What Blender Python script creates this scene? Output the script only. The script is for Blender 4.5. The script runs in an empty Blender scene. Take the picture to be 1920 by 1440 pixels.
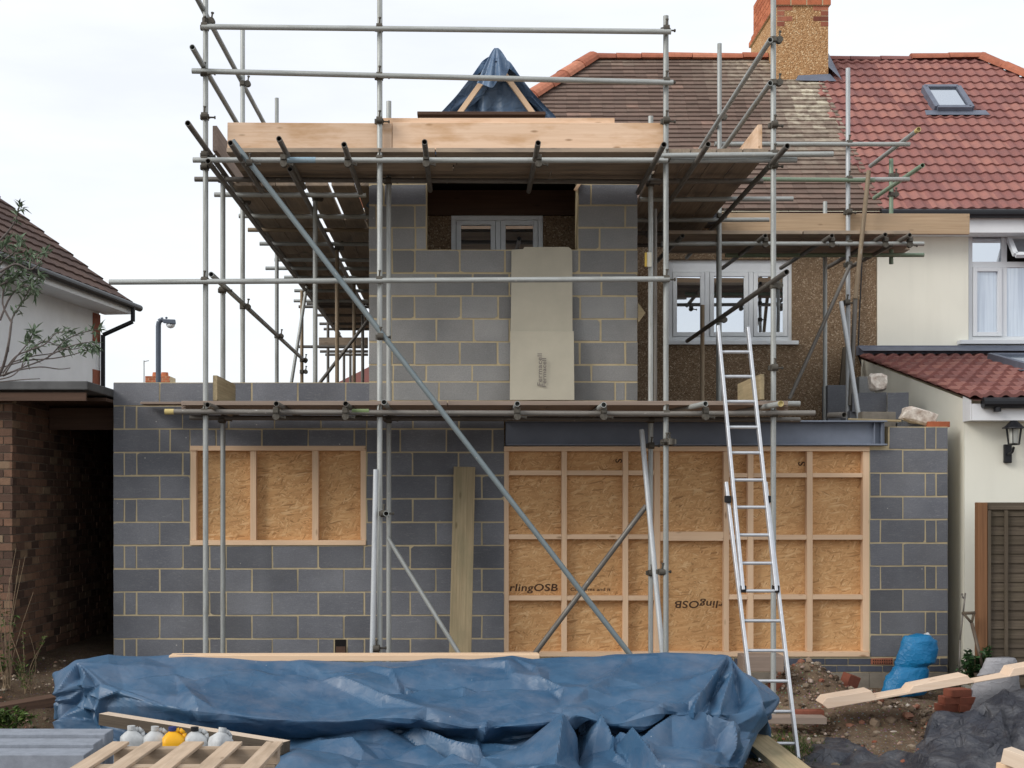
import bpy, math, random
import numpy as np
from mathutils import Vector, Matrix, noise as mnoise
R = math.radians
rnd = random.Random(7)
sc = bpy.context.scene
COL = sc.collection
# ---------------------------------------------------------------- camera maths
F = 2500.0; CX = 877.0; HY = 940.0; EYE = 1.70
def P(px, py, Y):                      # a point of the place, at depth Y in front of the camera
    return Vector(((px - CX) * Y / F, Y, EYE - (py - HY) * Y / F))
def XA(px, Y): return (px - CX) * Y / F
def ZA(py, Y): return EYE - (py - HY) * Y / F
# ---------------------------------------------------------------- mesh builder
ORIG = {}
class MB:
    def __init__(s): s.v = []; s.f = []; s.m = []; s.t = []; s.lc = []
    def add(s, pts, faces, m=0, t=.5, lc=None):
        b = len(s.v); s.v += [tuple(p) for p in pts]
        s.lc += [tuple(q) for q in (lc if lc is not None else pts)]
        for fc in faces:
            s.f.append(tuple(b + i for i in fc)); s.m.append(m); s.t.append(t)
    def quad(s, a, b, c, d, m=0, t=.5, lc=None): s.add([a, b, c, d], [(0, 1, 2, 3)], m, t, lc)
    def box(s, x0, x1, y0, y1, z0, z1, m=0, t=.5, along=0):
        if x0 > x1: x0, x1 = x1, x0
        if y0 > y1: y0, y1 = y1, y0
        if z0 > z1: z0, z1 = z1, z0
        p = [(x, y, z) for x in (x0, x1) for y in (y0, y1) for z in (z0, z1)]
        o = rnd.uniform(0, 50)
        if along == 0: lc = [(q[0] + o, q[1] + o, q[2]) for q in p]
        elif along == 1: lc = [(q[1] + o, q[0] + o, q[2]) for q in p]
        else: lc = [(q[2] + o, q[0] + o, q[1]) for q in p]
        s.add(p, [(0, 1, 3, 2), (4, 6, 7, 5), (0, 4, 5, 1), (2, 3, 7, 6), (0, 2, 6, 4), (1, 5, 7, 3)], m, t, lc)
    def beam(s, p0, p1, w, h, up=(0, 0, 1), m=0, t=.5):
        p0 = Vector(p0); p1 = Vector(p1); d = (p1 - p0); L = d.length; d.normalize()
        sd = d.cross(Vector(up)).normalized(); u = sd.cross(d).normalized()
        o = rnd.uniform(0, 50); pts = []; lc = []
        for a, q in ((0, p0), (L, p1)):
            for i in (-.5, .5):
                for j in (-.5, .5):
                    pts.append(q + sd * w * i + u * h * j); lc.append((a + o, i * w + o, j * h))
        s.add(pts, [(0, 1, 3, 2), (4, 6, 7, 5), (0, 4, 5, 1), (2, 3, 7, 6), (0, 2, 6, 4), (1, 5, 7, 3)], m, t, lc)
    def cyl(s, p0, p1, r, r2=None, n=14, hollow=False, m=0, t=.5, caps=True):
        p0 = Vector(p0); p1 = Vector(p1); d = p1 - p0; L = d.length; d.normalize()
        r2 = r if r2 is None else r2
        a = d.orthogonal().normalized(); b = d.cross(a); o = rnd.uniform(0, 50)
        def ring(c, rr): return [c + (a * math.cos(2 * math.pi * i / n) + b * math.sin(2 * math.pi * i / n)) * rr for i in range(n)]
        rings = [ring(p0, r), ring(p1, r2)]; ls = [0, L]
        if hollow:
            dd = min(.12, L * .4); ri = r * .82
            rings = [ring(p0 + d * dd, ri), ring(p0, ri)] + rings + [ring(p1, ri), ring(p1 - d * dd, ri)]
            ls = [0, 0, 0, L, L, L]
        pts = []; lc = []
        for rg, l in zip(rings, ls):
            for i, q in enumerate(rg):
                pts.append(q); an = 2 * math.pi * i / n
                lc.append((l + o, math.cos(an) * .05 + o, math.sin(an) * .05))
        fs = []
        for k in range(len(rings) - 1):
            for i in range(n):
                j = (i + 1) % n; fs.append((k * n + i, k * n + j, (k + 1) * n + j, (k + 1) * n + i))
        if caps:
            fs.append(tuple(reversed(range(n)))); e = (len(rings) - 1) * n; fs.append(tuple(range(e, e + n)))
        s.add(pts, fs, m, t, lc)
    def prism(s, poly, y0, y1, m=0, t=.5, axis=1):
        # polygon of (u, z) extruded along Y (axis 1) or X (axis 0)
        n = len(poly); pts = []
        for y in (y0, y1):
            for (u, z) in poly: pts.append((u, y, z) if axis == 1 else (y, u, z))
        fs = [tuple(range(n)), tuple(reversed(range(n, 2 * n)))]
        for i in range(n):
            j = (i + 1) % n; fs.append((i, i + n, j + n, j))
        s.add(pts, fs, m, t)
    def build(s, name, mats, parent=None, smooth=False, bevel=0, origin=None, merge=False):
        if not isinstance(mats, (list, tuple)): mats = [mats]
        me = bpy.data.meshes.new(name)
        if parent is not None: o = ORIG[parent.name]
        elif origin is not None: o = Vector(origin)
        else:
            a = np.array(s.v); lo = a.min(0); hi = a.max(0)
            o = Vector(((lo[0] + hi[0]) / 2, (lo[1] + hi[1]) / 2, lo[2]))
        me.from_pydata([(v[0] - o[0], v[1] - o[1], v[2] - o[2]) for v in s.v], [], s.f)
        for mm in mats: me.materials.append(mm)
        me.polygons.foreach_set('material_index', s.m)
        at = me.attributes.new('tint', 'FLOAT', 'FACE'); at.data.foreach_set('value', [float(x) for x in s.t])
        al = me.attributes.new('lc', 'FLOAT_VECTOR', 'POINT'); al.data.foreach_set('vector', [float(c) for q in s.lc for c in q])
        if smooth: me.polygons.foreach_set('use_smooth', [True] * len(me.polygons))
        me.update()
        ob = bpy.data.objects.new(name, me); COL.objects.link(ob)
        ORIG[ob.name] = o
        if parent is not None: ob.parent = parent
        else: ob.location = o
        if smooth == 'auto':
            pass
        if bevel:
            b = ob.modifiers.new('bevel', 'BEVEL'); b.width = bevel; b.segments = 2; b.limit_method = 'ANGLE'
        return ob
def tag(o, label=None, cat=None, group=None, kind=None):
    if label: o['label'] = label
    if cat: o['category'] = cat
    if group: o['group'] = group
    if kind: o['kind'] = kind
    return o
def thing(name, label, cat, loc, group=None):
    o = bpy.data.objects.new(name, None); COL.objects.link(o); o.empty_display_size = .1
    o.location = loc; ORIG[o.name] = Vector(loc)
    return tag(o, label, cat, group)
# ---------------------------------------------------------------- materials
def lin(r, g, b):
    f = lambda c: ((c / 255) / 12.92 if c / 255 <= .04045 else ((c / 255 + .055) / 1.055) ** 2.4)
    return (f(r), f(g), f(b), 1)
class NT:
    def __init__(s, name, rough=.8, metal=0., spec=.3):
        s.mat = bpy.data.materials.new(name); s.mat.use_nodes = True; s.t = s.mat.node_tree
        s.bsdf = s.t.nodes['Principled BSDF']; s.out = s.t.nodes['Material Output']
        s.bsdf.inputs['Roughness'].default_value = rough; s.bsdf.inputs['Metallic'].default_value = metal
        s.bsdf.inputs['Specular IOR Level'].default_value = spec
    def n(s, typ, ins=None, **pr):
        nd = s.t.nodes.new(typ)
        for k, v in pr.items(): setattr(nd, k, v)
        for k, v in (ins or {}).items():
            sk = nd.inputs[k]
            if isinstance(v, bpy.types.NodeSocket): s.t.links.new(v, sk)
            else: sk.default_value = v
        return nd
    def attr(s, name): return s.n('ShaderNodeAttribute', attribute_name=name)
    def coord(s, which='Object'):
        if which == 'lc': return s.attr('lc').outputs['Vector']
        return s.n('ShaderNodeTexCoord').outputs[which]
    def mapp(s, vec, scale=(1, 1, 1), rot=(0, 0, 0), loc=(0, 0, 0)):
        return s.n('ShaderNodeMapping', {'Vector': vec, 'Scale': scale, 'Rotation': rot, 'Location': loc}).outputs[0]
    def noise(s, vec, scale, detail=4, rough=.55, dist=0):
        return s.n('ShaderNodeTexNoise', {'Vector': vec, 'Scale': scale, 'Detail': detail, 'Roughness': rough, 'Distortion': dist}).outputs['Fac']
    def voro(s, vec, scale, out='Distance', **pr):
        return s.n('ShaderNodeTexVoronoi', {'Vector': vec, 'Scale': scale}, **pr).outputs[out]
    def ramp(s, fac, stops, interp='LINEAR'):
        nd = s.n('ShaderNodeValToRGB', {'Fac': fac}); cr = nd.color_ramp; cr.interpolation = interp
        while len(cr.elements) < len(stops): cr.elements.new(.5)
        for e, (p, c) in zip(cr.elements, stops):
            e.position = p; e.color = c if len(c) == 4 else (*c, 1)
        return nd.outputs[0]
    def mix(s, fac, a, b, typ='MIX'):
        nd = s.n('ShaderNodeMix', data_type='RGBA', blend_type=typ)
        for k, v in ((0, fac), (6, a), (7, b)):
            if isinstance(v, bpy.types.NodeSocket): s.t.links.new(v, nd.inputs[k])
            else: nd.inputs[k].default_value = v
        return nd.outputs[2]
    def math(s, op, a, b=0., clamp=False):
        nd = s.n('ShaderNodeMath', operation=op, use_clamp=clamp)
        for k, v in ((0, a), (1, b)):
            if isinstance(v, bpy.types.NodeSocket): s.t.links.new(v, nd.inputs[k])
            else: nd.inputs[k].default_value = v
        return nd.outputs[0]
    def maprange(s, v, a, b, c, d):
        return s.n('ShaderNodeMapRange', {0: v, 1: a, 2: b, 3: c, 4: d}).outputs[0]
    def color(s, c):
        k = s.bsdf.inputs['Base Color']
        if isinstance(c, bpy.types.NodeSocket): s.t.links.new(c, k)
        else: k.default_value = c
    def bump(s, h, strength=.4, dist=.01):
        b = s.n('ShaderNodeBump', {'Height': h, 'Strength': strength, 'Distance': dist})
        s.t.links.new(b.outputs[0], s.bsdf.inputs['Normal'])
    def set(s, k, v):
        if isinstance(v, bpy.types.NodeSocket): s.t.links.new(v, s.bsdf.inputs[k])
        else: s.bsdf.inputs[k].default_value = v
    def tinted(s, base, lo=.7, hi=1.3):
        t = s.attr('tint').outputs['Fac']
        v = s.maprange(t, 0, 1, lo, hi)
        cv = s.n('ShaderNodeCombineColor', {0: v, 1: v, 2: v}).outputs[0]
        return s.mix(1.0, base, cv, 'MULTIPLY')
BLK = (0, 0, 0, 1); WHT = (1, 1, 1, 1)
def m_block(name, c, c2):
    k = NT(name, .92, spec=.15); v = k.coord()
    n1 = k.noise(v, 2.2, 3); n2 = k.noise(v, 90, 3, .7); n3 = k.noise(k.mapp(v, (6, 6, 30), (0, .6, 0)), 3, 4, .6, 1.5)
    b = k.mix(k.maprange(n1, .3, .7, 0, 1), c, c2)
    b = k.mix(k.maprange(n2, .3, .75, 0, .5), b, k.mix(.5, b, BLK))
    b = k.mix(k.maprange(n3, .54, .72, 0, .38), b, (.34, .34, .335, 1)); n4 = k.noise(v, .9, 4, .65); b = k.mix(k.maprange(n4, .5, .72, 0, .3), b, (.09, .085, .08, 1))
    sp = k.voro(v, 5.5); b = k.mix(k.maprange(sp, .045, .03, 0, .8), b, (.5, .48, .45, 1))
    k.color(k.tinted(b, .72, 1.28)); k.bump(n2, .55, .004); return k.mat
def m_plain(name, c, rough=.8, metal=0, var=.12, scale=6, bump=0, bscale=60, spec=.3, tint=False, c2=None):
    k = NT(name, rough, metal, spec); v = k.coord()
    n = k.noise(v, scale, 5, .6)
    d = c2 if c2 else (c[0] * .55, c[1] * .55, c[2] * .55, 1)
    b = k.mix(k.maprange(n, .35, .75, 0, var * 3), c, d)
    k.color(k.tinted(b) if tint else b)
    if bump: k.bump(k.noise(v, bscale, 4, .6), bump, .006)
    return k.mat
def m_wood(name, c, dark, knots=.6, grain=1., rough=.75, stain=None):
    k = NT(name, rough, spec=.2); v = k.coord('lc')
    g1 = k.noise(k.mapp(v, (.9, 30, 30)), 1.6, 4, .6, .6)
    g2 = k.noise(k.mapp(v, (3, 160, 160)), 1, 3, .6)
    b = k.mix(k.maprange(g1, .35, .7, 0, .7 * grain), c, dark)
    b = k.mix(k.maprange(g2, .4, .8, 0, .35 * grain), b, dark)
    kn = k.voro(k.mapp(v, (2.2, 7, 7)), 1.3)
    b = k.mix(k.maprange(kn, .13, .05, 0, knots), b, (dark[0] * .45, dark[1] * .4, dark[2] * .35, 1))
    if stain:
        s1 = k.noise(k.mapp(v, (1.4, 5, 5)), 1.3, 4, .6)
        b = k.mix(k.maprange(s1, .48, .68, 0, .75), b, stain)
    k.color(k.tinted(b, .72, 1.28)); k.bump(g2, .25, .003); return k.mat
def m_tube(name, c, stain, amt=.5, metal=.35, rough=.48):
    k = NT(name, rough, metal, .4); v = k.coord('lc')
    n = k.noise(k.mapp(v, (2.2, 14, 14)), 1.5, 5, .65); n2 = k.noise(v, 60, 2)
    b = k.mix(k.maprange(n, .48, .72, 0, amt), c, stain)
    b = k.mix(k.maprange(n2, .5, .8, 0, .35), b, (c[0] * .5, c[1] * .5, c[2] * .5, 1))
    sp = k.noise(k.mapp(v, (5, 5, 5)), 3.1, 3, .7)
    b = k.mix(k.maprange(sp, .66, .72, 0, .7), b, (.55, .53, .48, 1))
    k.color(k.tinted(b, .6, 1.4)); k.set('Roughness', k.maprange(n, .3, .7, rough - .08, rough + .25))
    return k.mat
def m_osb():
    k = NT('oriented_strand_board', .7, spec=.2); v = k.coord()
    xyz = k.n('ShaderNodeSeparateXYZ', {0: v}).outputs
    v2 = k.n('ShaderNodeCombineXYZ', {0: xyz[0], 1: xyz[2], 2: 0.}).outputs[0]
    cur = None
    for i, (a, sx, sy) in enumerate([(.15, 15, 85), (1.0, 17, 90), (-.5, 13, 75), (.5, 16, 100), (-1.1, 18, 80), (-.15, 12, 70)]):
        wv = k.n('ShaderNodeTexNoise', {'Vector': v2, 'Scale': 9., 'Detail': 1.}).outputs['Color']
        vj = k.mix(.03, v2, wv)
        vv = k.mapp(k.mapp(vj, (1, 1, 1), (0, 0, a), (i * 7.3, i * 3.1, 0)), (sx, sy, 1))
        cell = k.n('ShaderNodeTexVoronoi', {'Vector': vv, 'Scale': 1.0, 'Randomness': 1.}, voronoi_dimensions='2D')
        sep = k.n('ShaderNodeSeparateColor', {0: cell.outputs['Color']})
        strand = k.ramp(sep.outputs[0], [(0, lin(150, 106, 66)), (.1, lin(190, 142, 94)), (.5, lin(206, 158, 108)), (.85, lin(216, 172, 122)), (1, lin(228, 192, 146))])
        edge = k.maprange(cell.outputs['Distance'], .5, .8, 1, .84)
        ec = k.n('ShaderNodeCombineColor', {0: edge, 1: edge, 2: edge}).outputs[0]
        strand = k.mix(1.0, strand, ec, 'MULTIPLY')
        mask = k.maprange(sep.outputs[1], .6, .61, 0, 1)
        cur = strand if cur is None else k.mix(mask, cur, strand)
    fl = k.noise(k.mapp(v2, (16, 55, 1), (0, 0, .5)), 1.2, 3, .6); fl2 = k.noise(k.mapp(v2, (40, 18, 1), (0, 0, .9)), 1.2, 3, .6)
    cur = k.mix(k.maprange(fl, .67, .73, 0, .7), cur, lin(106, 66, 36)); cur = k.mix(k.maprange(fl2, .69, .74, 0, .7), cur, lin(112, 70, 40))
    big = k.noise(v, 1.1, 3); cur = k.mix(k.maprange(big, .35, .7, 0, .3), cur, lin(176, 128, 82))
    k.color(k.mix(.16, cur, lin(206, 176, 128))); k.bump(fl, .15, .003); return k.mat
def m_pebble(name, dark, mid, light, scale=55):
    k = NT(name, .95, spec=.1); v = k.coord()
    ce = k.n('ShaderNodeTexVoronoi', {'Vector': v, 'Scale': float(scale)})
    s = k.n('ShaderNodeSeparateColor', {0: ce.outputs['Color']}).outputs[0]
    b = k.ramp(s, [(0, dark), (.45, mid), (.8, mid), (.92, light), (1, light)])
    b = k.mix(k.maprange(ce.outputs['Distance'], .4, .8, 0, .5), b, dark)
    n = k.noise(k.mapp(v, (1, 1, .5)), 1.1, 4, .6); b = k.mix(k.maprange(n, .45, .8, 0, .35), b, dark)
    k.color(b); k.bump(k.math('SUBTRACT', 1., ce.outputs['Distance']), .9, .012); return k.mat
def m_cloth(name, c, c2, rough, bs=.35, dust=None, scale=9, spec=.45):
    k = NT(name, rough, 0, spec); v = k.coord()
    n = k.noise(v, 2.5, 5, .6); n2 = k.noise(v, scale, 6, .62, 1.2)
    vd = k.mix(.12, v, k.n('ShaderNodeTexNoise', {'Vector': v, 'Scale': 5., 'Detail': 3.}).outputs['Color'])
    cr = k.voro(k.mapp(vd, (1., 1.6, 1.6)), scale * .7, feature='DISTANCE_TO_EDGE')
    b = k.mix(k.maprange(n, .35, .7, 0, 1), c, c2)
    if dust:
        d = k.noise(v, 3.7, 6, .7); b = k.mix(k.maprange(d, .45, .7, 0, .75), b, dust)
    sp = k.voro(v, 7.); b = k.mix(k.maprange(sp, .03, .018, 0, .7), b, (.6, .62, .65, 1))
    k.color(b); k.bump(k.math('ADD', k.math('MULTIPLY', n2, .5), k.math('MULTIPLY', k.maprange(cr, 0., .12, 1., 0.), .35)), bs, .02); k.set('Roughness', k.maprange(n2, .3, .7, rough - .08, rough + .15)); return k.mat
def m_glass(name, dark=(.012, .014, .018, 1), refl=.55):
    k = NT(name, .5); k.color(dark)
    g = k.n('ShaderNodeBsdfGlossy', {'Color': (.9, .95, 1, 1), 'Roughness': .015})
    n = k.noise(k.coord(), 1.6, 1)
    bp = k.n('ShaderNodeBump', {'Height': n, 'Strength': .05, 'Distance': .02}); k.t.links.new(bp.outputs[0], g.inputs['Normal'])
    mx = k.n('ShaderNodeMixShader', {0: refl, 1: k.bsdf.outputs[0], 2: g.outputs[0]})
    k.t.links.new(mx.outputs[0], k.out.inputs['Surface']); return k.mat
def m_curtain():
    k = NT('net_curtain_behind_glass', .6); v = k.coord()
    x = k.n('ShaderNodeSeparateXYZ', {0: v}).outputs
    w = k.noise(k.mapp(v, (26, 1, .8)), 1, 3, .5); h = k.noise(v, 1.3, 3)
    b = k.ramp(w, [(.25, lin(140, 150, 168)), (.5, lin(190, 202, 214)), (.75, lin(212, 222, 230))])
    k.color(k.mix(k.maprange(h, .4, .7, 0, .35), b, lin(140, 150, 165)))
    g = k.n('ShaderNodeBsdfGlossy', {'Color': (.9, .95, 1, 1), 'Roughness': .02})
    mx = k.n('ShaderNodeMixShader', {0: .25, 1: k.bsdf.outputs[0], 2: g.outputs[0]})
    k.t.links.new(mx.outputs[0], k.out.inputs['Surface']); return k.mat
def m_brick(name, stops, rough=.9):
    k = NT(name, rough, spec=.15); v = k.coord()
    t = k.attr('tint').outputs['Fac']; b = k.ramp(t, stops)
    n = k.noise(v, 14, 5, .65); b = k.mix(k.maprange(n, .4, .75, 0, .55), b, k.mix(.6, b, (.03, .025, .02, 1)))
    k.color(b); k.bump(k.noise(v, 70, 4, .65), .5, .005); return k.mat
def m_roof_old():
    k = NT('old_plain_tile', .92, spec=.12); v = k.coord()
    t = k.attr('tint').outputs['Fac']
    b = k.ramp(t, [(0, lin(104, 87, 79)), (.5, lin(115, 97, 88)), (.97, lin(124, 104, 94)), (1, lin(158, 128, 114))])
    n = k.noise(v, 9, 6, .7); b = k.mix(k.maprange(n, .45, .7, 0, .6), b, lin(96, 86, 78))
    l = k.noise(v, 22, 4, .7); b = k.mix(k.maprange(l, .62, .72, 0, .5), b, lin(150, 142, 118))
    at = k.attr('lc').outputs['Vector']; s = k.n('ShaderNodeSeparateXYZ', {0: at}).outputs
    lw = k.noise(k.mapp(v, (7, 7, 7)), 1.4, 5, .7)
    b = k.mix(k.math('MULTIPLY', s[2], k.maprange(lw, .32, .6, 0, .9)), b, lin(214, 206, 184))
    k.color(b); k.bump(n, .5, .006); return k.mat
def m_roof_red():
    k = NT('red_concrete_tile', .8, spec=.2); v = k.coord()
    t = k.attr('tint').outputs['Fac']
    b = k.ramp(t, [(0, lin(124, 84, 80)), (.5, lin(140, 94, 88)), (1, lin(158, 110, 99))])
    n = k.noise(v, 5, 6, .7); b = k.mix(k.maprange(n, .42, .7, 0, .6), b, lin(128, 94, 92))
    n2 = k.noise(v, 40, 3, .7); b = k.mix(k.maprange(n2, .55, .75, 0, .4), b, lin(186, 128, 106))
    k.color(b); k.bump(n2, .3, .004); return k.mat
def m_soil():
    k = NT('building_site_soil', .96, spec=.1); v = k.coord()
    n = k.noise(v, 1.4, 6, .65); n2 = k.noise(v, 11, 6, .7); n3 = k.noise(v, 70, 3, .7)
    b = k.ramp(n, [(.3, lin(92, 76, 62)), (.5, lin(122, 104, 86)), (.7, lin(150, 134, 114))])
    b = k.mix(k.maprange(n2, .45, .7, 0, .7), b, lin(80, 66, 54))
    b = k.mix(k.maprange(n3, .6, .72, 0, .6), b, lin(158, 146, 128))
    ce = k.n('ShaderNodeTexVoronoi', {'Vector': v, 'Scale': 34.})
    b = k.mix(k.maprange(ce.outputs['Distance'], .3, .2, 0, .45), b, k.mix(.55, ce.outputs['Color'], lin(128, 112, 95)))
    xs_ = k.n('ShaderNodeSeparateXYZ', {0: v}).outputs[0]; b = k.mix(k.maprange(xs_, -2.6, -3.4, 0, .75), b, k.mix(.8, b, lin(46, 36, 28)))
    g = k.noise(v, .8, 4, .6); b = k.mix(k.maprange(g, .6, .68, 0, .6), b, lin(60, 66, 36))
    k.color(b); k.bump(k.math('ADD', n2, k.math('MULTIPLY', n3, .4)), .9, .04); return k.mat
def m_leaf(name, c, c2):
    k = NT(name, .55, spec=.3); t = k.attr('tint').outputs['Fac']
    k.color(k.mix(t, c, c2)); return k.mat
M = {}
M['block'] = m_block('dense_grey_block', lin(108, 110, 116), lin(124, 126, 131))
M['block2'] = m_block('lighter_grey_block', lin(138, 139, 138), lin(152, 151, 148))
M['mortar'] = m_plain('sand_mortar', lin(194, 178, 144), .95, var=.14, scale=12, bump=.4)
M['mortar_old'] = m_plain('dirty_mortar', lin(120, 106, 92), .95, var=.2, scale=12)
M['mortar_dark'] = m_plain('dark_smeared_mortar', lin(108, 96, 82), .95, var=.2, scale=12)
M['concrete'] = m_plain('raw_concrete', lin(140, 132, 120), .95, var=.25, scale=9, bump=.5)
M['slab'] = m_plain('pale_grey_cast_stone', lin(142, 148, 158), .9, var=.2, scale=14, bump=.35, bscale=120)
M['pine'] = m_wood('fresh_sawn_pine', lin(226, 196, 164), lin(204, 164, 128), .7, .5)
M['pine2'] = m_wood('cut_white_timber', lin(226, 204, 182), lin(204, 170, 140), .7, .5)
M['pallet'] = m_wood('dull_pallet_wood', lin(190, 170, 148), lin(158, 134, 110), .6, .8, .85, stain=lin(150, 132, 112))
M['pine_pale'] = m_wood('pale_planed_timber', lin(214, 196, 176), lin(186, 162, 138), .6, .6)
M['toe'] = m_wood('scaffold_toe_board', lin(222, 194, 168), lin(202, 166, 132), .8, .7, stain=lin(186, 146, 106))
M['toe2'] = m_wood('weathered_toe_board', lin(186, 162, 134), lin(150, 124, 96), .7, .8, .85, stain=lin(168, 146, 122))
M['board'] = m_wood('used_scaffold_board', lin(160, 144, 126), lin(116, 102, 88), .5, .8, .85, stain=lin(112, 104, 96))
M['weathered'] = m_wood('weathered_plank', lin(166, 150, 120), lin(122, 108, 82), .7, .9, .85, stain=lin(132, 124, 98))
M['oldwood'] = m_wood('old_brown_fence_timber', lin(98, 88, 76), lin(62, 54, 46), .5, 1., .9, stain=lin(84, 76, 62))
M['darkwood'] = m_wood('dark_stained_timber', lin(92, 72, 60), lin(58, 46, 40), .4, .8, .85)
M['greywood'] = m_wood('grey_dusty_plank', lin(150, 134, 122), lin(112, 98, 88), .5, .7, .9)
M['osb'] = m_osb()
M['tube'] = m_tube('galvanised_tube', lin(168, 171, 168), lin(122, 122, 114), .6)
M['tube_dark'] = m_tube('grimy_tube', lin(116, 112, 106), lin(80, 70, 62), .6)
M['tube_rust'] = m_tube('rusty_tube', lin(150, 134, 112), lin(116, 90, 64), .7, .1, .7)
M['tube_blue'] = m_tube('blue_grey_tube', lin(128, 138, 140), lin(112, 130, 140), .6)
M['tube_green'] = m_tube('green_grey_tube', lin(132, 148, 128), lin(104, 136, 112), .8, .2)
M['tube_light'] = m_tube('bright_galvanised_tube', lin(186, 190, 192), lin(150, 154, 154), .5)
M['coupler'] = m_tube('steel_coupler', lin(98, 94, 86), lin(66, 54, 44), .7, .5, .6)
M['yellow'] = m_plain('yellow_paint', lin(206, 186, 124), .6, var=.2)
M['moss'] = m_tube('mossy_paint', lin(120, 136, 96), lin(92, 110, 66), .8, 0, .8)
M['paint_blue'] = m_tube('pale_blue_paint', lin(140, 168, 184), lin(160, 168, 168), .7, 0, .7)
M['alu'] = m_plain('ladder_aluminium', lin(205, 208, 212), .38, .55, var=.12, scale=20)
M['rubber'] = m_plain('black_rubber', lin(34, 34, 36), .8)
M['steel'] = m_plain('blue_grey_steel', lin(122, 130, 144), .55, .0, var=.18, scale=4, spec=.4)
M['pebble'] = m_pebble('pebbledash', lin(112, 92, 72), lin(146, 124, 100), lin(184, 166, 142), 75)
M['pebble_ch'] = m_pebble('chimney_pebbledash', lin(152, 114, 78), lin(190, 150, 108), lin(220, 192, 152), 58)
M['cream'] = m_plain('cream_render', lin(232, 231, 220), .9, var=.05, scale=2.5, bump=.12, bscale=150)
def m_cream():
    k = NT('cream_render', .9, spec=.15); v = k.coord(); n = k.noise(k.mapp(v, (5, 5, .5)), 1.2, 5, .6); n2 = k.noise(v, .7, 4, .6)
    b = k.mix(k.maprange(n, .5, .75, 0, .10), lin(234, 232, 218), lin(176, 174, 160)); b = k.mix(k.maprange(n2, .45, .75, 0, .2), b, lin(196, 194, 184))
    k.color(b); k.bump(k.noise(v, 120, 4, .6), .2, .006); return k.mat
M['cream'] = m_cream()
M['white_render'] = m_plain('white_render', lin(236, 238, 240), .9, var=.07, scale=3, bump=.2, bscale=90)
M['upvc'] = m_plain('white_upvc', lin(216, 220, 224), .35, var=.03)
M['upvc_grey'] = m_plain('dusty_white_frame', lin(232, 236, 238), .45, var=.08)
M['white'] = m_plain('white_board', lin(226, 228, 230), .5, var=.05)
M['black'] = m_plain('black_plastic', lin(30, 31, 35), .4, var=.1)
M['lead'] = m_plain('lead_flashing', lin(112, 118, 132), .55, .2, var=.2, scale=8)
M['glass'] = m_glass('window_glass', refl=.72)
M['glass_dark'] = m_glass('shaded_window_glass', refl=.5)
M['glass_sky'] = m_glass('rooflight_glass', (.1, .12, .14, 1), .6)
M['curtain'] = m_curtain()
M['brick_old'] = m_brick('old_stock_brick', [(0, lin(78, 62, 54)), (.5, lin(108, 84, 71)), (.85, lin(126, 96, 78)), (1, lin(138, 120, 98))])
M['brick_red'] = m_brick('red_brick', [(0, lin(124, 74, 60)), (.5, lin(150, 92, 74)), (1, lin(178, 116, 92))])
M['brick_orange'] = m_brick('orange_brick', [(0, lin(166, 94, 66)), (1, lin(198, 122, 88))])
M['brick_blue'] = m_brick('blue_engineering_brick', [(0, lin(66, 70, 80)), (1, lin(92, 96, 108))], .6)
M['ridge'] = m_brick('ridge_tile', [(0, lin(150, 94, 76)), (.6, lin(178, 112, 88)), (1, lin(196, 132, 106))])
M['roof_old'] = m_roof_old(); M['roof_red'] = m_roof_red()
M['roof_brown'] = m_brick('brown_interlocking_tile', [(0, lin(84, 68, 64)), (1, lin(104, 84, 76))])
M['soil'] = m_soil()
M['stone'] = m_brick('rubble_stone', [(0, lin(76, 62, 50)), (.4, lin(118, 102, 86)), (.7, lin(160, 146, 128)), (.85, lin(140, 82, 62)), (1, lin(196, 188, 176))])
M['plaster'] = m_plain('broken_plaster', lin(232, 224, 212), .95, var=.26, scale=14, bump=.8, bscale=40, c2=lin(120, 82, 56))
M['tarp'] = m_cloth('blue_tarpaulin', lin(48, 82, 112), lin(66, 98, 126), .42, .16, lin(92, 106, 126))
M['tarp_in'] = m_cloth('blue_tarpaulin_roof', lin(96, 118, 142), lin(74, 98, 128), .4, .5)
M['membrane'] = m_cloth('black_membrane', lin(40, 42, 50), lin(56, 59, 68), .5, .8, lin(104, 104, 106), 15)
M['sack'] = m_cloth('blue_woven_sack', lin(18, 118, 168), lin(8, 98, 148), .42, .3, None, 22)
M['sack_grey'] = m_cloth('grey_cement_sack', lin(150, 150, 154), lin(128, 128, 132), .7, .35, None, 16)
M['cement'] = m_plain('cement_board', lin(186, 180, 162), .9, var=.1, scale=3)
M['ink'] = m_plain('printing_ink', lin(76, 54, 40), .8, var=.1)
M['ink_grey'] = m_plain('faded_ink', lin(128, 122, 116), .9, var=.1)
M['plastic_white'] = m_plain('dirty_white_plastic', lin(192, 194, 194), .5, var=.25, scale=18)
M['plastic_yellow'] = m_plain('yellow_plastic', lin(232, 170, 30), .4, var=.06)
M['cap_blue'] = m_plain('blue_cap', lin(48, 58, 110), .5)
M['leaf'] = m_leaf('grey_green_leaf', lin(70, 88, 66), lin(126, 144, 118))
M['leaf2'] = m_leaf('weed_leaf', lin(46, 66, 30), lin(96, 118, 54))
M['ivy'] = m_leaf('ivy_leaf', lin(26, 48, 26), lin(50, 78, 40))
M['bark'] = m_plain('grey_bark', lin(104, 96, 92), .9, var=.3, scale=30)
M['twig'] = m_plain('dry_twig', lin(140, 120, 96), .9, var=.3, scale=30)
M['felt'] = m_plain('roofing_felt', lin(98, 98, 98), .95, var=.3, scale=5, bump=.4)
M['lamp'] = m_plain('street_lamp_paint', lin(84, 92, 104), .6)
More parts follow.
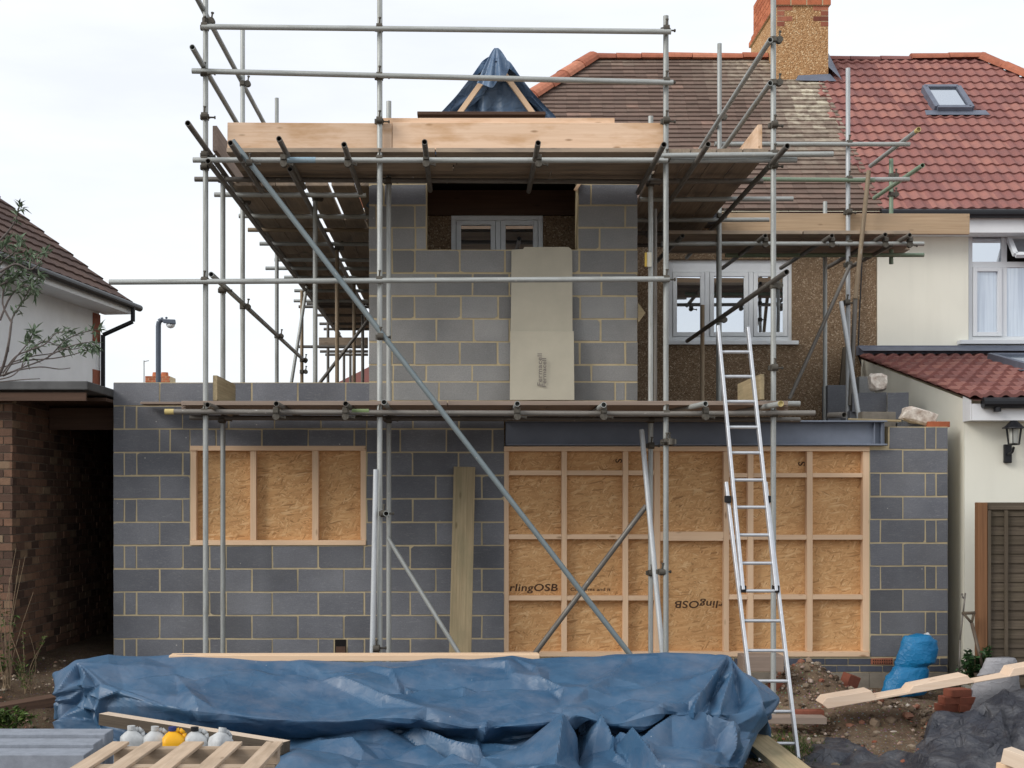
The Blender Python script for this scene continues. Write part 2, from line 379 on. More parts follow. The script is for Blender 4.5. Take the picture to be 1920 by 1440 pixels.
M['dark'] = m_plain('dark_void', lin(26, 24, 24), .95)
M['spade'] = m_plain('worn_tool_metal', lin(104, 92, 80), .6, .4, var=.3)
M['label_w'] = m_plain('white_tag_plastic', lin(226, 222, 206), .5)
M['label_y'] = m_plain('yellow_tag_card', lin(214, 180, 84), .6)
# ================================================================ BUILDINGS
YW = 13.0                               # face of the new blockwork
J = .010
def wall_px(mb, x0, x1, y0, y1, Y=YW + .004, d=.29, m=1):
    mb.box(XA(x0, YW), XA(x1, YW), Y, Y + d, ZA(y1, YW), ZA(y0, YW), m)
def block(mb, xa, xb, za, zb, Y, m=0, depth=.012):
    j = lambda: rnd.uniform(-.003, .003)
    o = rnd.uniform(-.002, .002); cs = [(xa, za, 1, 1), (xb, za, -1, 1), (xb, zb, -1, -1), (xa, zb, 1, -1)]; f = []
    w, h = xb - xa, zb - za
    for i, (x, z, sx, sz) in enumerate(cs):
        if w > .12 and rnd.random() < .07:
            p, q = rnd.uniform(.008, .035), rnd.uniform(.006, .025); e = [(x, Y + o, z + sz * q), (x + sx * p, Y + o, z)]
            if i in (1, 3): e.reverse()
            f += e
        else: f.append((x + j(), Y + o, z + j()))
    n = len(f); bk = [(p[0], Y + depth, p[2]) for p in f]
    t = rnd.gauss(.5, .2); t = min(1, max(0, t))
    mb.add(f + bk, [tuple(range(n))] + [(i, i + n, (i + 1) % n + n, (i + 1) % n) for i in range(n)], m, t)
def course(mb, y0, y1, joints, Y=YW, m=0, jp=.0148, holes=()):
    """one course between pixel rows y0..y1; joints = pixel columns of the perpends"""
    za = ZA(y1, YW) + jp / 2; zb = ZA(y0, YW) - jp / 2
    for a, b in zip(joints[:-1], joints[1:]):
        segs = [(a, b)]
        for (hx0, hx1, hy0, hy1) in holes:
            if y1 - 3 > hy0 and y0 + 3 < hy1:
                ns = []
                for (p, q) in segs:
                    if q <= hx0 or p >= hx1: ns.append((p, q)); continue
                    if p < hx0: ns.append((p, hx0))
                    if q > hx1: ns.append((hx1, q))
                segs = ns
        for (p, q) in segs:
            if q - p < 5: continue
            xa = XA(p, YW) + (0 if p == joints[0] else jp / 2); xb = XA(q, YW) - (0 if q == joints[-1] else jp / 2)
            block(mb, xa, xb, za, zb, Y, m)
ext = thing('house_extension', 'unfinished grey blockwork house extension with boarded openings and smaller upper storey', 'building', (0.5, 13.1, 0))
# ---- ground floor wall
g = MB()
for r in [(213, 945, 717, 836), (213, 357, 836, 1022), (686, 945, 836, 1022), (213, 945, 1022, 1292), (1630, 1777, 836, 1292),
          (1666, 1777, 800, 836), (945, 1195, 717, 790), (945, 1630, 1232, 1292)]: wall_px(g, *r)
HW = (357, 686, 834, 1022)
PT = 43.68
ys = [717 + PT * k for k in range(13)]
for k in range(12):
    y0, y1 = ys[k], ys[k + 1]
    if k % 2 == 0:
        if k in (2,): js = [213, 299, 319] + [319 + 86.3 * i for i in range(1, 12)]
        else: js = [213 + 86.3 * i for i in range(0, 12)]
    else:
        js = [213, 233, 256] + [256 + 86.3 * i for i in range(1, 12)]
    if k >= 7 and k % 2: js = [213, 233, 256, 343, 393, 424] + [424 + 86.3 * i for i in range(1, 8)]
    hi = 945
    js = [x for x in js if x < hi - 12] + [hi]
    if k == 0: js = [x for x in js if x < 640] + [648, 692]
    if k == 1: pass
    hs = [HW]
    if k == 2: hs = [HW]
    if k == 11: hs = [(626, 651, y0 + 2, y1 + 2)]
    course(g, y0, y1, js, holes=hs)
# strip above the boarded window
course(g, 833 - 4, 836, [213, 213])
for (a, b) in [(945, 1030), (1030, 1116), (1116, 1195)]: block(g, XA(a, YW) + .005, XA(b, YW) - .005, ZA(790, YW) + .005, ZA(762, YW), YW, 0)
# right hand pier
yr = [800, 843, 887, 931, 974, 1018, 1061, 1105, 1147, 1190, 1232]
for k in range(10):
    if k == 0: js = [1668, 1735, 1755, 1777]
    elif k % 2: js = [1632, 1693, 1777]
    else: js = [1632, 1651, 1735, 1755, 1777]
    course(g, yr[k], yr[k + 1], js)
course(g, 804.4, 838, [357, 405, 491, 578, 664, 686])
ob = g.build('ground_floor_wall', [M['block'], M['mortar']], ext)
# ---- damp course bricks and footing, two open pockets
g = MB(); Yb = YW - .004
for row, (y0, y1) in enumerate([(1234, 1247), (1248, 1260)]):
    x = 945 - (row * 21)
    while x < 1777:
        a, b = max(x, 945), min(x + 43, 1777)
        if b - a > 4 and not (row == 0 and a > 1612 and b < 1690):
            block(g, XA(a, YW) + .005, XA(b, YW) - .005, ZA(y1, YW) + .004, ZA(y0, YW) - .004, Yb, 0)
        x += 43
g.build('blue_brick_course', [M['brick_blue']], ext)
g = MB(); block(g, XA(1633, YW), XA(1674, YW), ZA(1246, YW), ZA(1234, YW), Yb - .003)
for i in range(9):
    for j in range(2):
        cx = XA(1637 + i * 4.2, YW); cz = ZA(1243 - j * 5, YW); g.box(cx - .004, cx + .004, Yb - .010, Yb - .006, cz - .008, cz + .008, 1)
g.build('air_brick', [M['brick_red'], M['dark']], ext)
g = MB()
for i in range(11): block(g, XA(945 + i * 76, YW) + .003, XA(min(1777, 945 + (i + 1) * 76), YW) - .003, ZA(1293, YW), ZA(1261, YW), YW - .02, 0, .024)
for i in range(9): block(g, XA(213 + i * 81.3, YW) + .003, XA(213 + (i + 1) * 81.3, YW) - .003, ZA(1300, YW), ZA(1243, YW), YW - .003, 0, .01)
g.build('concrete_footing', [M['concrete']], ext)
# pocket left in the wall: dark recess with a red brick in it
g = MB(); g.box(XA(628, YW), XA(649, YW), YW - .002, YW + .003, ZA(1239, YW), ZA(1199, YW), 1)
g.box(XA(630, YW), XA(648, YW), YW - .02, YW - .003, ZA(1224, YW), ZA(1212, YW), 0, .2); g.box(XA(631, YW), XA(645, YW), YW - .022, YW - .003, ZA(1238, YW), ZA(1226, YW), 0, .9)
g.build('drain_pocket', [M['brick_old'], M['dark']], ext)
# ---- side and return walls
g = MB()
g.box(XA(213, YW), XA(213, YW) + .29, YW + .295, 16.45, -.2, 2.86, 0)
g.build('side_wall', [M['block']], ext)
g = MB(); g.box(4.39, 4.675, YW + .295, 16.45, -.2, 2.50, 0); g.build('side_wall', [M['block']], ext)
# ---- upper storey
g = MB()
for r in [(692, 800, 325, 468), (1083, 1195, 325, 468), (692, 1195, 468, 717)]: wall_px(g, *r)
yu = [325, 345, 385, 427, 468, 512, 555, 598, 641, 684, 716, 754]
rows = {0: [692, 735, 800, 1083, 1105, 1195], 1: [692, 720, 800, 1083, 1108, 1195], 2: [692, 706, 778, 800, 1083, 1172, 1195], 3: [692, 735, 779, 800, 1083, 1124, 1195],
        4: [692, 735, 778, 862, 947, 1000, 1086, 1172, 1195], 5: [692, 730, 817, 886, 955, 1040, 1128, 1195],
        6: [692, 733, 777, 864, 934, 1000, 1088, 1172, 1195], 7: [692, 733, 818, 888, 955, 1040, 1126, 1195],
        8: [692, 735, 777, 862, 933, 1000, 1087, 1172, 1195], 9: [692, 737, 799, 885, 957, 1030, 1109, 1195],
        10: [692, 736, 823, 896, 985, 1072, 1153, 1173, 1195]}
for k in range(11):
    js = rows[k]
    course(g, yu[k], yu[k + 1] if k < 10 else 752, js, m=0 if k != 1 else 2, jp=.018, holes=[(800, 1083, 320, 468)])
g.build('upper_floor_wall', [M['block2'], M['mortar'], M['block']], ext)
g = MB()
g.box(XA(692, YW), XA(692, YW) + .29, YW + .295, 16.45, 2.86, 5.0); g.build('upper_side_wall', [M['block2']], ext); g = MB(); g.box(XA(1195, YW) - .29, XA(1195, YW), YW + .295, 16.45, 2.5, 5.0)
g.build('upper_side_wall', [M['block2']], ext)
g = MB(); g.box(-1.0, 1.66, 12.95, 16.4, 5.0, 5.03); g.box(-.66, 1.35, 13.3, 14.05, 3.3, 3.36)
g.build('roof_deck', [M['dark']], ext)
g = MB(); g.beam((XA(1083, YW) - .02, YW - .01, ZA(468, YW)), (XA(1083, YW) - .02, YW - .01, ZA(345, YW)), .03, .05); g.beam((XA(1078, YW) , YW - .012, ZA(358, YW)), (XA(1088, YW), YW - .012, ZA(342, YW)), .03, .03, (0, 1, 0))
g.build('opening_batten', [M['pine']], ext)
# ---- steel beam (I section, length along X)
x0, x1 = XA(948, YW), XA(1660, YW); zt, zb = ZA(789, YW), ZA(836, YW) + .002
g = MB()
g.box(x0, x1, 12.93, 13.13, zt - .016, zt); g.box(x0, x1, 12.93, 13.13, zb, zb + .016); g.box(x0, x1, 13.02, 13.035, zb + .016, zt - .016)
for xx in (x1 - .05, x1 - .12): g.box(xx, xx + .008, 12.955, 13.02, zb + .016, zt - .016)
g.build('steel_beam', [M['steel']], ext, bevel=.004)
g = MB()
for px_, yy in [(1672, 1000), ]: pass
# ---- boarded openings
def boarding(name, label, x0, x1, y0, y1, vert, horiz, panels_note=None):
    pan = MB(); pan.box(XA(x0 + 2, YW), XA(x1 - 2, YW), YW + .085, YW + .103, ZA(y1 - 2, YW), ZA(y0 + 2, YW))
    p = pan.build(name, [M['osb']], ext); p['label'] = label
    for (vx0, vx1) in vert:
        s = MB(); s.box(XA(vx0, YW), XA(vx1, YW), YW + .003, YW + .083, ZA(y1 - 9.2, YW), ZA(y0 + 9.2, YW), 0, rnd.uniform(.35, .7), 2); s.build('stud', [M['pine']], p, bevel=.002)
    for (hx0, hx1, hy0, hy1) in horiz:
        s = MB(); s.box(XA(hx0 + .3, YW), XA(hx1 - .3, YW), YW + .005, YW + .081, ZA(hy1, YW), ZA(hy0, YW), 0, rnd.uniform(.35, .7), 0); s.build('noggin', [M['pine']], p, bevel=.002)
    for (hy0, hy1) in ((y0, y0 + 9), (y1 - 9, y1)):
        s = MB(); s.box(XA(x0, YW), XA(x1, YW), YW - .012, YW + .083, ZA(hy1, YW), ZA(hy0, YW), 0, rnd.uniform(.4, .7), 0); s.build('plate', [M['pine']], p, bevel=.002)
    return p
wb = boarding('window_boarding', 'three-bay chipboard screen filling the window opening', 357, 686, 836, 1022, [(357, 368), (469, 480), (585, 597), (676, 686)], [])
VS = [(945, 954), (1053, 1063), (1168, 1178), (1227, 1238), (1357, 1367), (1402, 1413), (1513, 1524), (1618, 1630)]
HS = []
for a, b in ((954, 1053), (1063, 1168), (1178, 1227)): HS += [(a, b, 882, 891), (a, b, 1002, 1011), (a, b, 1117, 1126)]
HS += [(1238, 1357, 997, 1014)]
for a, b in ((1367, 1402), (1413, 1513), (1524, 1618)): HS += [(a, b, 887, 895), (a, b, 1003, 1012), (a, b, 1115, 1124)]
db = boarding('doorway_boarding', 'wide chipboard screen with timber grid filling the doorway', 945, 1630, 837, 1231, VS, HS)
def lettering(txt, px, py, size, parent, mat, Y, rot=0., shear=0., sx=1., flip=False, name='lettering'):
    cu = bpy.data.curves.new('txt', 'FONT'); cu.body = txt; cu.size = size; cu.shear = shear; cu.align_x = 'LEFT'
    cu.space_character = 1.05; cu.offset = size * .018
    to = bpy.data.objects.new('txt', cu); COL.objects.link(to)
    me = bpy.data.meshes.new_from_object(to.evaluated_get(bpy.context.evaluated_depsgraph_get()))
    bpy.data.objects.remove(to); me.name = name
    ob = bpy.data.objects.new(name, me); COL.objects.link(ob); ob.parent = parent; ORIG[ob.name] = ORIG[parent.name]
    me.materials.clear(); me.materials.append(mat)
    w = P(px, py, Y) - ORIG[parent.name]
    me.transform(Matrix.Translation(w) @ Matrix.Rotation(R(90), 4, 'X') @ Matrix.Rotation(rot, 4, 'Z') @ Matrix.Diagonal((sx, 1, 1, 1)))
    me.update(); return ob
YL = YW + .0835
lettering('rlingOSB', 954.5, 1108, .098, db, M['ink'], YL, shear=.12, sx=1.28)
lettering('Conforms and it', 1069, 1108, .045, db, M['ink'], YL, shear=.1, sx=1.25)
lettering('rlingOSB', 1358, 1127, .098, db, M['ink'], YL, rot=R(180), shear=.12, sx=1.3)
lettering('S', 1510, 874, .10, db, M['ink'], YL, rot=R(90))
lettering('S', 1166, 868, .09, db, M['ink'], YL, rot=R(90))
# ================================================================ tile fields
def plain_tiles(mb, O, U, V, L, wfun, gauge=.130, tw=.165, m=0, white=None):
    U = Vector(U).normalized(); V = Vector(V).normalized(); N = U.cross(V).normalized(); O = Vector(O)
    rows = int(L / gauge)
    for r in range(rows):
        s0 = r * gauge; s1 = s0 + gauge + .02
        u0, u1 = wfun(s0 + gauge * .5)
        u = u0 - (tw / 2 if r % 2 else 0)
        while u < u1:
            a, b = max(u, u0), min(u + tw - .0015, u1)
            if b - a > .02:
                k = rnd.uniform(0, .004); q = rnd.uniform(-.003, .003)
                p = [O + U * a + V * (s0 + q) + N * (.025 + k), O + U * b + V * (s0 + q) + N * (.025 + k + rnd.uniform(-.002, .002)),
                     O + U * b + V * s1 + N * .004, O + U * a + V * s1 + N * .004,
                     O + U * a + V * (s0 + q) + N * (-.004), O + U * b + V * (s0 + q) + N * (-.004)]
                wv = 0.
                if white: wv = white(a, s0)
                mb.add(p, [(0, 1, 2, 3), (4, 5, 1, 0), (4, 0, 3), (1, 5, 2)], m, rnd.random(), [(a, s0, wv)] * 6)
            u += tw
def pan_tiles(mb, O, U, V, L, wfun, gauge=.29, pitch=.16, amp=.028, m=0, step=.02, thick=.03):
    U = Vector(U).normalized(); V = Vector(V).normalized(); N = U.cross(V).normalized(); O = Vector(O)
    rows = int(round(L / gauge))
    def prof(u):
        f = (u / pitch) % 1.0
        return amp * (math.sin(math.pi * f / .62) if f < .62 else -.25 * math.sin(math.pi * (f - .62) / .38))
    for r in range(rows):
        s0 = r * gauge; s1 = min(s0 + gauge + .01, L)
        u0, u1 = wfun(s0 + gauge * .5); n = max(2, int((u1 - u0) / step))
        pts = []; lc = []; jit = 0
        tints = {}
        for i in range(n + 1):
            u = u0 + (u1 - u0) * i / n; h = prof(u)
            ti = int(u / (pitch * 2)); tints.setdefault(ti, (rnd.random(), rnd.uniform(-.006, .006)))
            q = tints[ti][1]
            pts += [O + U * u + V * (s0 + q) + N * (h + thick), O + U * u + V * s1 + N * (h * .9 + .004), O + U * u + V * (s0 + q) + N * (h * .8 - .004)]
        b = len(mb.v); mb.v += [tuple(p) for p in pts]; mb.lc += [tuple(p) for p in pts]
        for i in range(n):
            ti = int((u0 + (u1 - u0) * (i + .5) / n) / (pitch * 2)); t = tints.get(ti, (.5, 0))[0]
            a = b + 3 * i; c = a + 3
            mb.f += [(a, c, c + 1, a + 1), (a + 2, c + 2, c, a)]; mb.m += [m, m]; mb.t += [t, t * .6]
        for a in (b, b + 3 * n): mb.f.append((a, a + 1, a + 2)); mb.m.append(m); mb.t.append(.5)
def ridge_run(mb, p0, p1, r=.13, seg=.33, m=0):
    p0 = Vector(p0); p1 = Vector(p1); d = p1 - p0; L = d.length; d.normalize(); n = max(1, int(L / seg)); sd = d.cross(Vector((0, 0, 1))).normalized(); up = sd.cross(d).normalized()
    for k in range(n):
        a = p0 + d * (L * k / n + .006); b = p0 + d * (L * (k + 1) / n - .004); t = rnd.random(); q = rnd.uniform(-.006, .006)
        pts = []; N_ = 9
        for c, rr in ((a, r * 1.0), (b, r * .93)):
            for i in range(N_):
                an = math.pi * i / (N_ - 1); pts.append(c + sd * math.cos(an) * rr + up * (math.sin(an) * rr * .85 - .03 + q))
        fs = [(i, i + 1, N_ + i + 1, N_ + i) for i in range(N_ - 1)] + [tuple(range(N_)), tuple(reversed(range(N_, 2 * N_)))]
        mb.add(pts, fs, m, t)
# ================================================================ the old house (pebbledash) and its neighbour (cream)
YM = 16.5; YE = 16.2; ZE = 5.24; YR = 19.6; ZR = 8.2; XP = 5.06
SL = Vector((0, YR - YE, ZR - ZE)); LS = SL.length; VS_ = SL.normalized()
def roof_pt(X, Y): return Vector((X, Y, ZE + (Y - YE) * (ZR - ZE) / (YR - YE)))
def wall_holes(mb, X0, X1, Z0, Z1, Y, th, holes, m=0):
    """flat wall with rectangular holes, built of butted boxes"""
    xs = sorted({X0, X1, *[h[0] for h in holes], *[h[1] for h in holes]})
    for a, b in zip(xs[:-1], xs[1:]):
        hz = sorted([(h[2], h[3]) for h in holes if h[0] <= a + 1e-6 and h[1] >= b - 1e-6]); z = Z0
        for (p, q) in hz:
            if p > z: mb.box(a, b, Y, Y + th, z, p, m)
            z = q
        if z < Z1: mb.box(a, b, Y, Y + th, z, Z1, m)
def window(parent, x0, x1, y0, y1, Y, cols, frame_m, glass, fw=.055, sill=None, name='window', sash=True, top=0, head=None):
    """cols: pixel columns of the frame divisions; every light has its own sash and pane"""
    X0, X1, Z0, Z1 = XA(x0, Y), XA(x1, Y), ZA(y1, Y), ZA(y0, Y)
    fr = MB(); fr.box(X0, X0 + fw, Y, Y + .07, Z0, Z1); fr.box(X1 - fw, X1, Y, Y + .07, Z0, Z1)
    fr.box(X0 + fw, X1 - fw, Y, Y + .07, Z0, Z0 + fw); fr.box(X0 + fw, X1 - fw, Y, Y + .07, Z1 - fw - top, Z1)
    cx = [X0 + fw] + [XA(c, Y) for c in cols] + [X1 - fw]
    for c in cx[1:-1]: fr.box(c - fw * .5, c + fw * .5, Y, Y + .07, Z0 + fw, Z1 - fw - top)
    w = fr.build(name, [frame_m], parent, bevel=.004)
    for i in range(len(cx) - 1):
        a = cx[i] + (0 if i == 0 else fw * .5) + .004; b = cx[i + 1] - (0 if i == len(cx) - 2 else fw * .5) - .004
        za, zb = Z0 + fw + .004, Z1 - fw - top - .004
        sw = .05 if sash else .012
        s = MB()
        s.box(a, a + sw, Y - .012, Y + .05, za, zb); s.box(b - sw, b, Y - .012, Y + .05, za, zb)
        s.box(a + sw, b - sw, Y - .012, Y + .05, za, za + sw); s.box(a + sw, b - sw, Y - .012, Y + .05, zb - sw, zb)
        s.build('sash', [frame_m], w, bevel=.004)
        p = MB(); p.box(a + sw, b - sw, Y + .012, Y + .02, za + sw, zb - sw); p.build('pane', [glass[i % len(glass)] if isinstance(glass, list) else glass], w)
    if sill:
        s = MB(); s.box(XA(sill[0], Y - .08), XA(sill[1], Y - .08), Y - .10, Y - .002, Z0 - .05, Z0 - .002); s.build('sill', [frame_m], w, bevel=.004)
    return w
old = thing('semi_detached_house', 'older brown pebbledashed house with mossy brown tiled roof behind the scaffolding', 'house', (2, 16.6, 0))
nb = thing('semi_detached_house', 'cream rendered house with red tiled roof and rooflights at right of the photo', 'house', (6.5, 16.6, 0))
Yw = YM
def hole(x0, x1, y0, y1, Y=YM): return (XA(x0, Y), XA(x1, Y), ZA(y1, Y), ZA(y0, Y))
g = MB(); wall_holes(g, -1.0, XP, -.1, 5.1, YM, .25, [hole(1252, 1486, 486, 640)]); g.build('pebbledash_wall', [M['pebble']], old)
window(old, 1252, 1486, 486, 640, YM + .05, [1326, 1408], M['upvc_grey'], M['glass'], sill=(1248, 1497), fw=.06, top=.10)
YV = 14.1
g = MB(); wall_holes(g, -.66, 1.35, 2.9, 4.72, YV, .2, [hole(846, 1018, 404, 530, YV)]); g.build('old_back_wall', [M['pebble']], old)
window(old, 846, 1018, 404, 530, YV - .02, [934], M['upvc_grey'], M['glass_dark'], fw=.05)
g = MB(); g.box(-.66, 1.35, YV - .05, YV + .25, 4.72, 4.98); g.build('old_lintel', [M['darkwood']], old)
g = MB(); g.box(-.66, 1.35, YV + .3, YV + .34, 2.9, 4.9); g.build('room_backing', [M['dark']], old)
g = MB(); g.box(-1.0, XP, YM + .4, YM + .45, -.1, 5.2); g.build('inner_wall', [M['dark']], old)
g = MB(); pts_ = [P(1617, 395, 16.47), P(1616, 497, 16.47), P(1611, 600, 16.46), P(1609, 665, 16.46), P(1617, 690, 16.46), P(1618, 800, 16.46)]
for a_, b_ in zip(pts_[:-1], pts_[1:]): g.cyl(a_, b_, .009, n=8)
g.build('cable', [M['black']], old)
# roof of the old house
def w_old(s):
    return (3.13 * s / LS, XP + 1.3)
def white_fn(a, s):
    x = a - 1.3; d = abs(x - 4.75 + (s - 3.6) * -.12); v = max(0., 1 - d / (.35 + (3.75 - s) * .35)) * (1 if s < 3.75 else .3)
    v2 = max(0., 1 - abs(x - 4.1) / 1.1) * max(0, (s - 2.9)) * .55 + max(0, s - 4.1) * max(0., 1 - abs(x - 2.2) / .9) * 1.1
    return max(0., min(1., (v * max(.0, min(1, (s - .6) / 2.2)) + v2) * (.35 + .75 * rnd.random())))
g = MB(); plain_tiles(g, (-1.3, YE, ZE), (1, 0, 0), VS_, LS, w_old, gauge=.128, white=white_fn)
g.quad((-1.3, YE, ZE - .02), (XP, YE, ZE - .02), (XP, YR, ZR - .02), (1.83, YR, ZR - .02))
g.quad((-1.3, YE, ZE - .02), (1.83, YR, ZR - .02), (1.83, YR + .01, ZR - .02), (-1.3, YR + 3.4, ZE - .02))
g.quad((1.83, YR, ZR - .03), (XP, YR, ZR - .03), (XP, YR + 3.4, ZE), (-1.3, YR + 3.4, ZE))
roof_o = g.build('roof', [M['roof_old']], old)
g = MB(); ridge_run(g, (1.80, YR, ZR + .02), (4.40, YR, ZR + .02), .12); g.build('ridge_tiles', [M['ridge']], roof_o)
g = MB(); ridge_run(g, (-1.3, YE, ZE + .05), (1.83, YR, ZR + .03), .15, .4); g.build('hip_tiles', [M['ridge']], roof_o)
g = MB(); g.box(-1.3, XP - .1, YE - .07, YE + .02, ZE - .14, ZE - .05); g.box(-1.2, XP - .1, YE + .02, YM, ZE - .16, ZE - .14); g.build('gutter', [M['black']], old)
# chimney
ch = MB(); cx0, cx1 = XA(1457, 19.0), XA(1553, 19.0); cy0, cy1 = 19.0, 20.75
ch.box(cx0, cx1, cy0, cy1, 7.3, 8.76); ch.box(cx0 + .1, cx1 - .1, cy0 + .1, cy1 - .1, 8.76, 9.2)
chim = ch.build('chimney_stack', [M['pebble_ch']], old)
def bricks_box(mb, x0, x1, y0, y1, z0, z1, bl=.215, bh=.065, j=.01, m=0, mj=1):
    mb.box(x0 + .006, x1 - .006, y0 + .006, y1 - .006, z0 - .001, z1 + .001, mj)
    rows = max(1, int(round((z1 - z0) / (bh + j)))); hh = (z1 - z0) / rows
    for r in range(rows):
        za = z0 + r * hh + j / 2; zb = z0 + (r + 1) * hh - j / 2
        x = x0 - (bl / 2 if r % 2 else 0)
        while x < x1:
            a, b = max(x, x0), min(x + bl, x1)
            if b - a > .02: mb.box(a + (j / 2 if a > x0 else 0), b - (j / 2 if b < x1 else 0), y0, y0 + .05, za, zb, m, rnd.random())
            x += bl + j
        y = y0 + .05 - (bl / 2 if r % 2 else 0)
        while y < y1:
            a, b = max(y, y0 + .05), min(y + bl, y1)
            if b - a > .02: mb.box(x0, x0 + .05, a + j / 2, b - j / 2, za, zb, m, rnd.random())
            y += bl + j
g = MB()
zq = 8.47
for sgn in (0, 1):
    g = MB()
    for r in range(4):
        w = .215 if r % 2 else .105
        if sgn == 0: g.box(cx0 + .001, cx0 + w, cy0 - .003, cy0 + .1, zq + r * .075, zq + r * .075 + .066, 0, rnd.random())
        else: g.box(cx1 - w, cx1 + .002, cy0 - .003, cy0 + .1, zq + r * .075, zq + r * .075 + .066, 0, rnd.random())
    g.box(cx0 + .003 if sgn == 0 else cx1 - .1, cx0 + .1 if sgn == 0 else cx1 - .003, cy0 - .001, cy0 + .09, zq, zq + .29, 1)
    g.build('brick_quoins', [M['brick_red'], M['mortar']], chim)
g = MB()
bricks_box(g, cx0 - .03, cx1 + .03, cy0 - .03, cy1 + .03, 8.762, 8.842); bricks_box(g, cx0 - .0, cx1 + .0, cy0 - .0, cy1 + .0, 8.845, 8.92); bricks_box(g, cx0 + .03, cx1 - .03, cy0 + .03, cy1 - .03, 8.925, 9.4)
g.build('brick_corbel', [M['brick_orange'], M['mortar']], chim)
g = MB()
zf = roof_pt(0, cy0).z
g.quad((cx0 + .30, cy0 - .01, zf + .09), (cx1 + .02, cy0 - .01, zf + .11), roof_pt(cx1 + .10, cy0 - .07) + Vector((0, 0, .05)), roof_pt(cx0 + .25, cy0 - .05) + Vector((0, 0, .05)))
g.quad((cx1 + .006, cy0 - .02, zf + .2), (cx1 + .006, YR, ZR + .2), roof_pt(cx1 + .17, YR) + Vector((0, 0, .08)), roof_pt(cx1 + .17, cy0 - .1) + Vector((0, 0, .08)))
g.build('flashing', [M['lead']], chim)
# ---- the cream neighbour
WX = (1812, 2120)
g = MB(); wall_holes(g, XP + .005, 12.0, -.1, 4.98, YM - .015, .25, [(XA(1815, YM), XA(2110, YM), ZA(640, YM), ZA(438, YM))]); g.build('rendered_wall', [M['cream']], nb)
def w_nb(s): return (-.10 + .05 * math.sin(s * 9) - 0, 7.55 + 3.13 * (1 - s / LS) - XP)
g = MB(); pan_tiles(g, (XP, YE, ZE), (1, 0, 0), VS_, LS, w_nb, gauge=.228, pitch=.145, amp=.019, thick=.026)
g.quad((XP, YE, ZE - .03), (10.68, YE, ZE - .03), (7.55, YR, ZR - .03), (XP, YR, ZR - .03))
g.quad((7.55, YR, ZR - .03), (10.68, YE, ZE - .03), (10.68, YR + 3.4, ZE - .03), (7.56, YR + .01, ZR - .03))
g.quad((XP, YR, ZR - .03), (7.55, YR, ZR - .03), (10.68, YR + 3.4, ZE), (XP, YR + 3.4, ZE))
roof_n = g.build('roof', [M['roof_red']], nb)
g = MB(); ridge_run(g, (cx1 + .02, YR, ZR + .0), (6.5, YR, ZR + .0), .09, .42); g.build('ridge_tiles', [M['roof_red']], roof_n)
g = MB(); ridge_run(g, (6.5, YR, ZR + .01), (7.6, YR, ZR + .03), .12, .4); ridge_run(g, (7.55, YR, ZR + .03), (10.68, YE, ZE + .03), .13, .4); g.build('hip_tiles', [M['ridge']], roof_n)
g = MB(); g.cyl((XP - .05, YE - .03, ZE - .05), (10.6, YE - .03, ZE - .05), .055, n=12)
for xx in (XP + .9, XP + 1.75): g.box(xx - .02, xx + .02, YE - .04, YE + .02, ZE - .15, ZE - .05)
g.build('gutter', [M['black']], nb)
g = MB(); g.box(XP + .01, 10.6, YE + .02, YE + .04, ZE - .27, ZE - .09); g.build('fascia', [M['white']], nb)
g = MB(); g.box(XP + .01, 10.6, YE + .04, YM - .016, ZE - .27, ZE - .255); g.build('soffit', [M['upvc_grey']], nb)
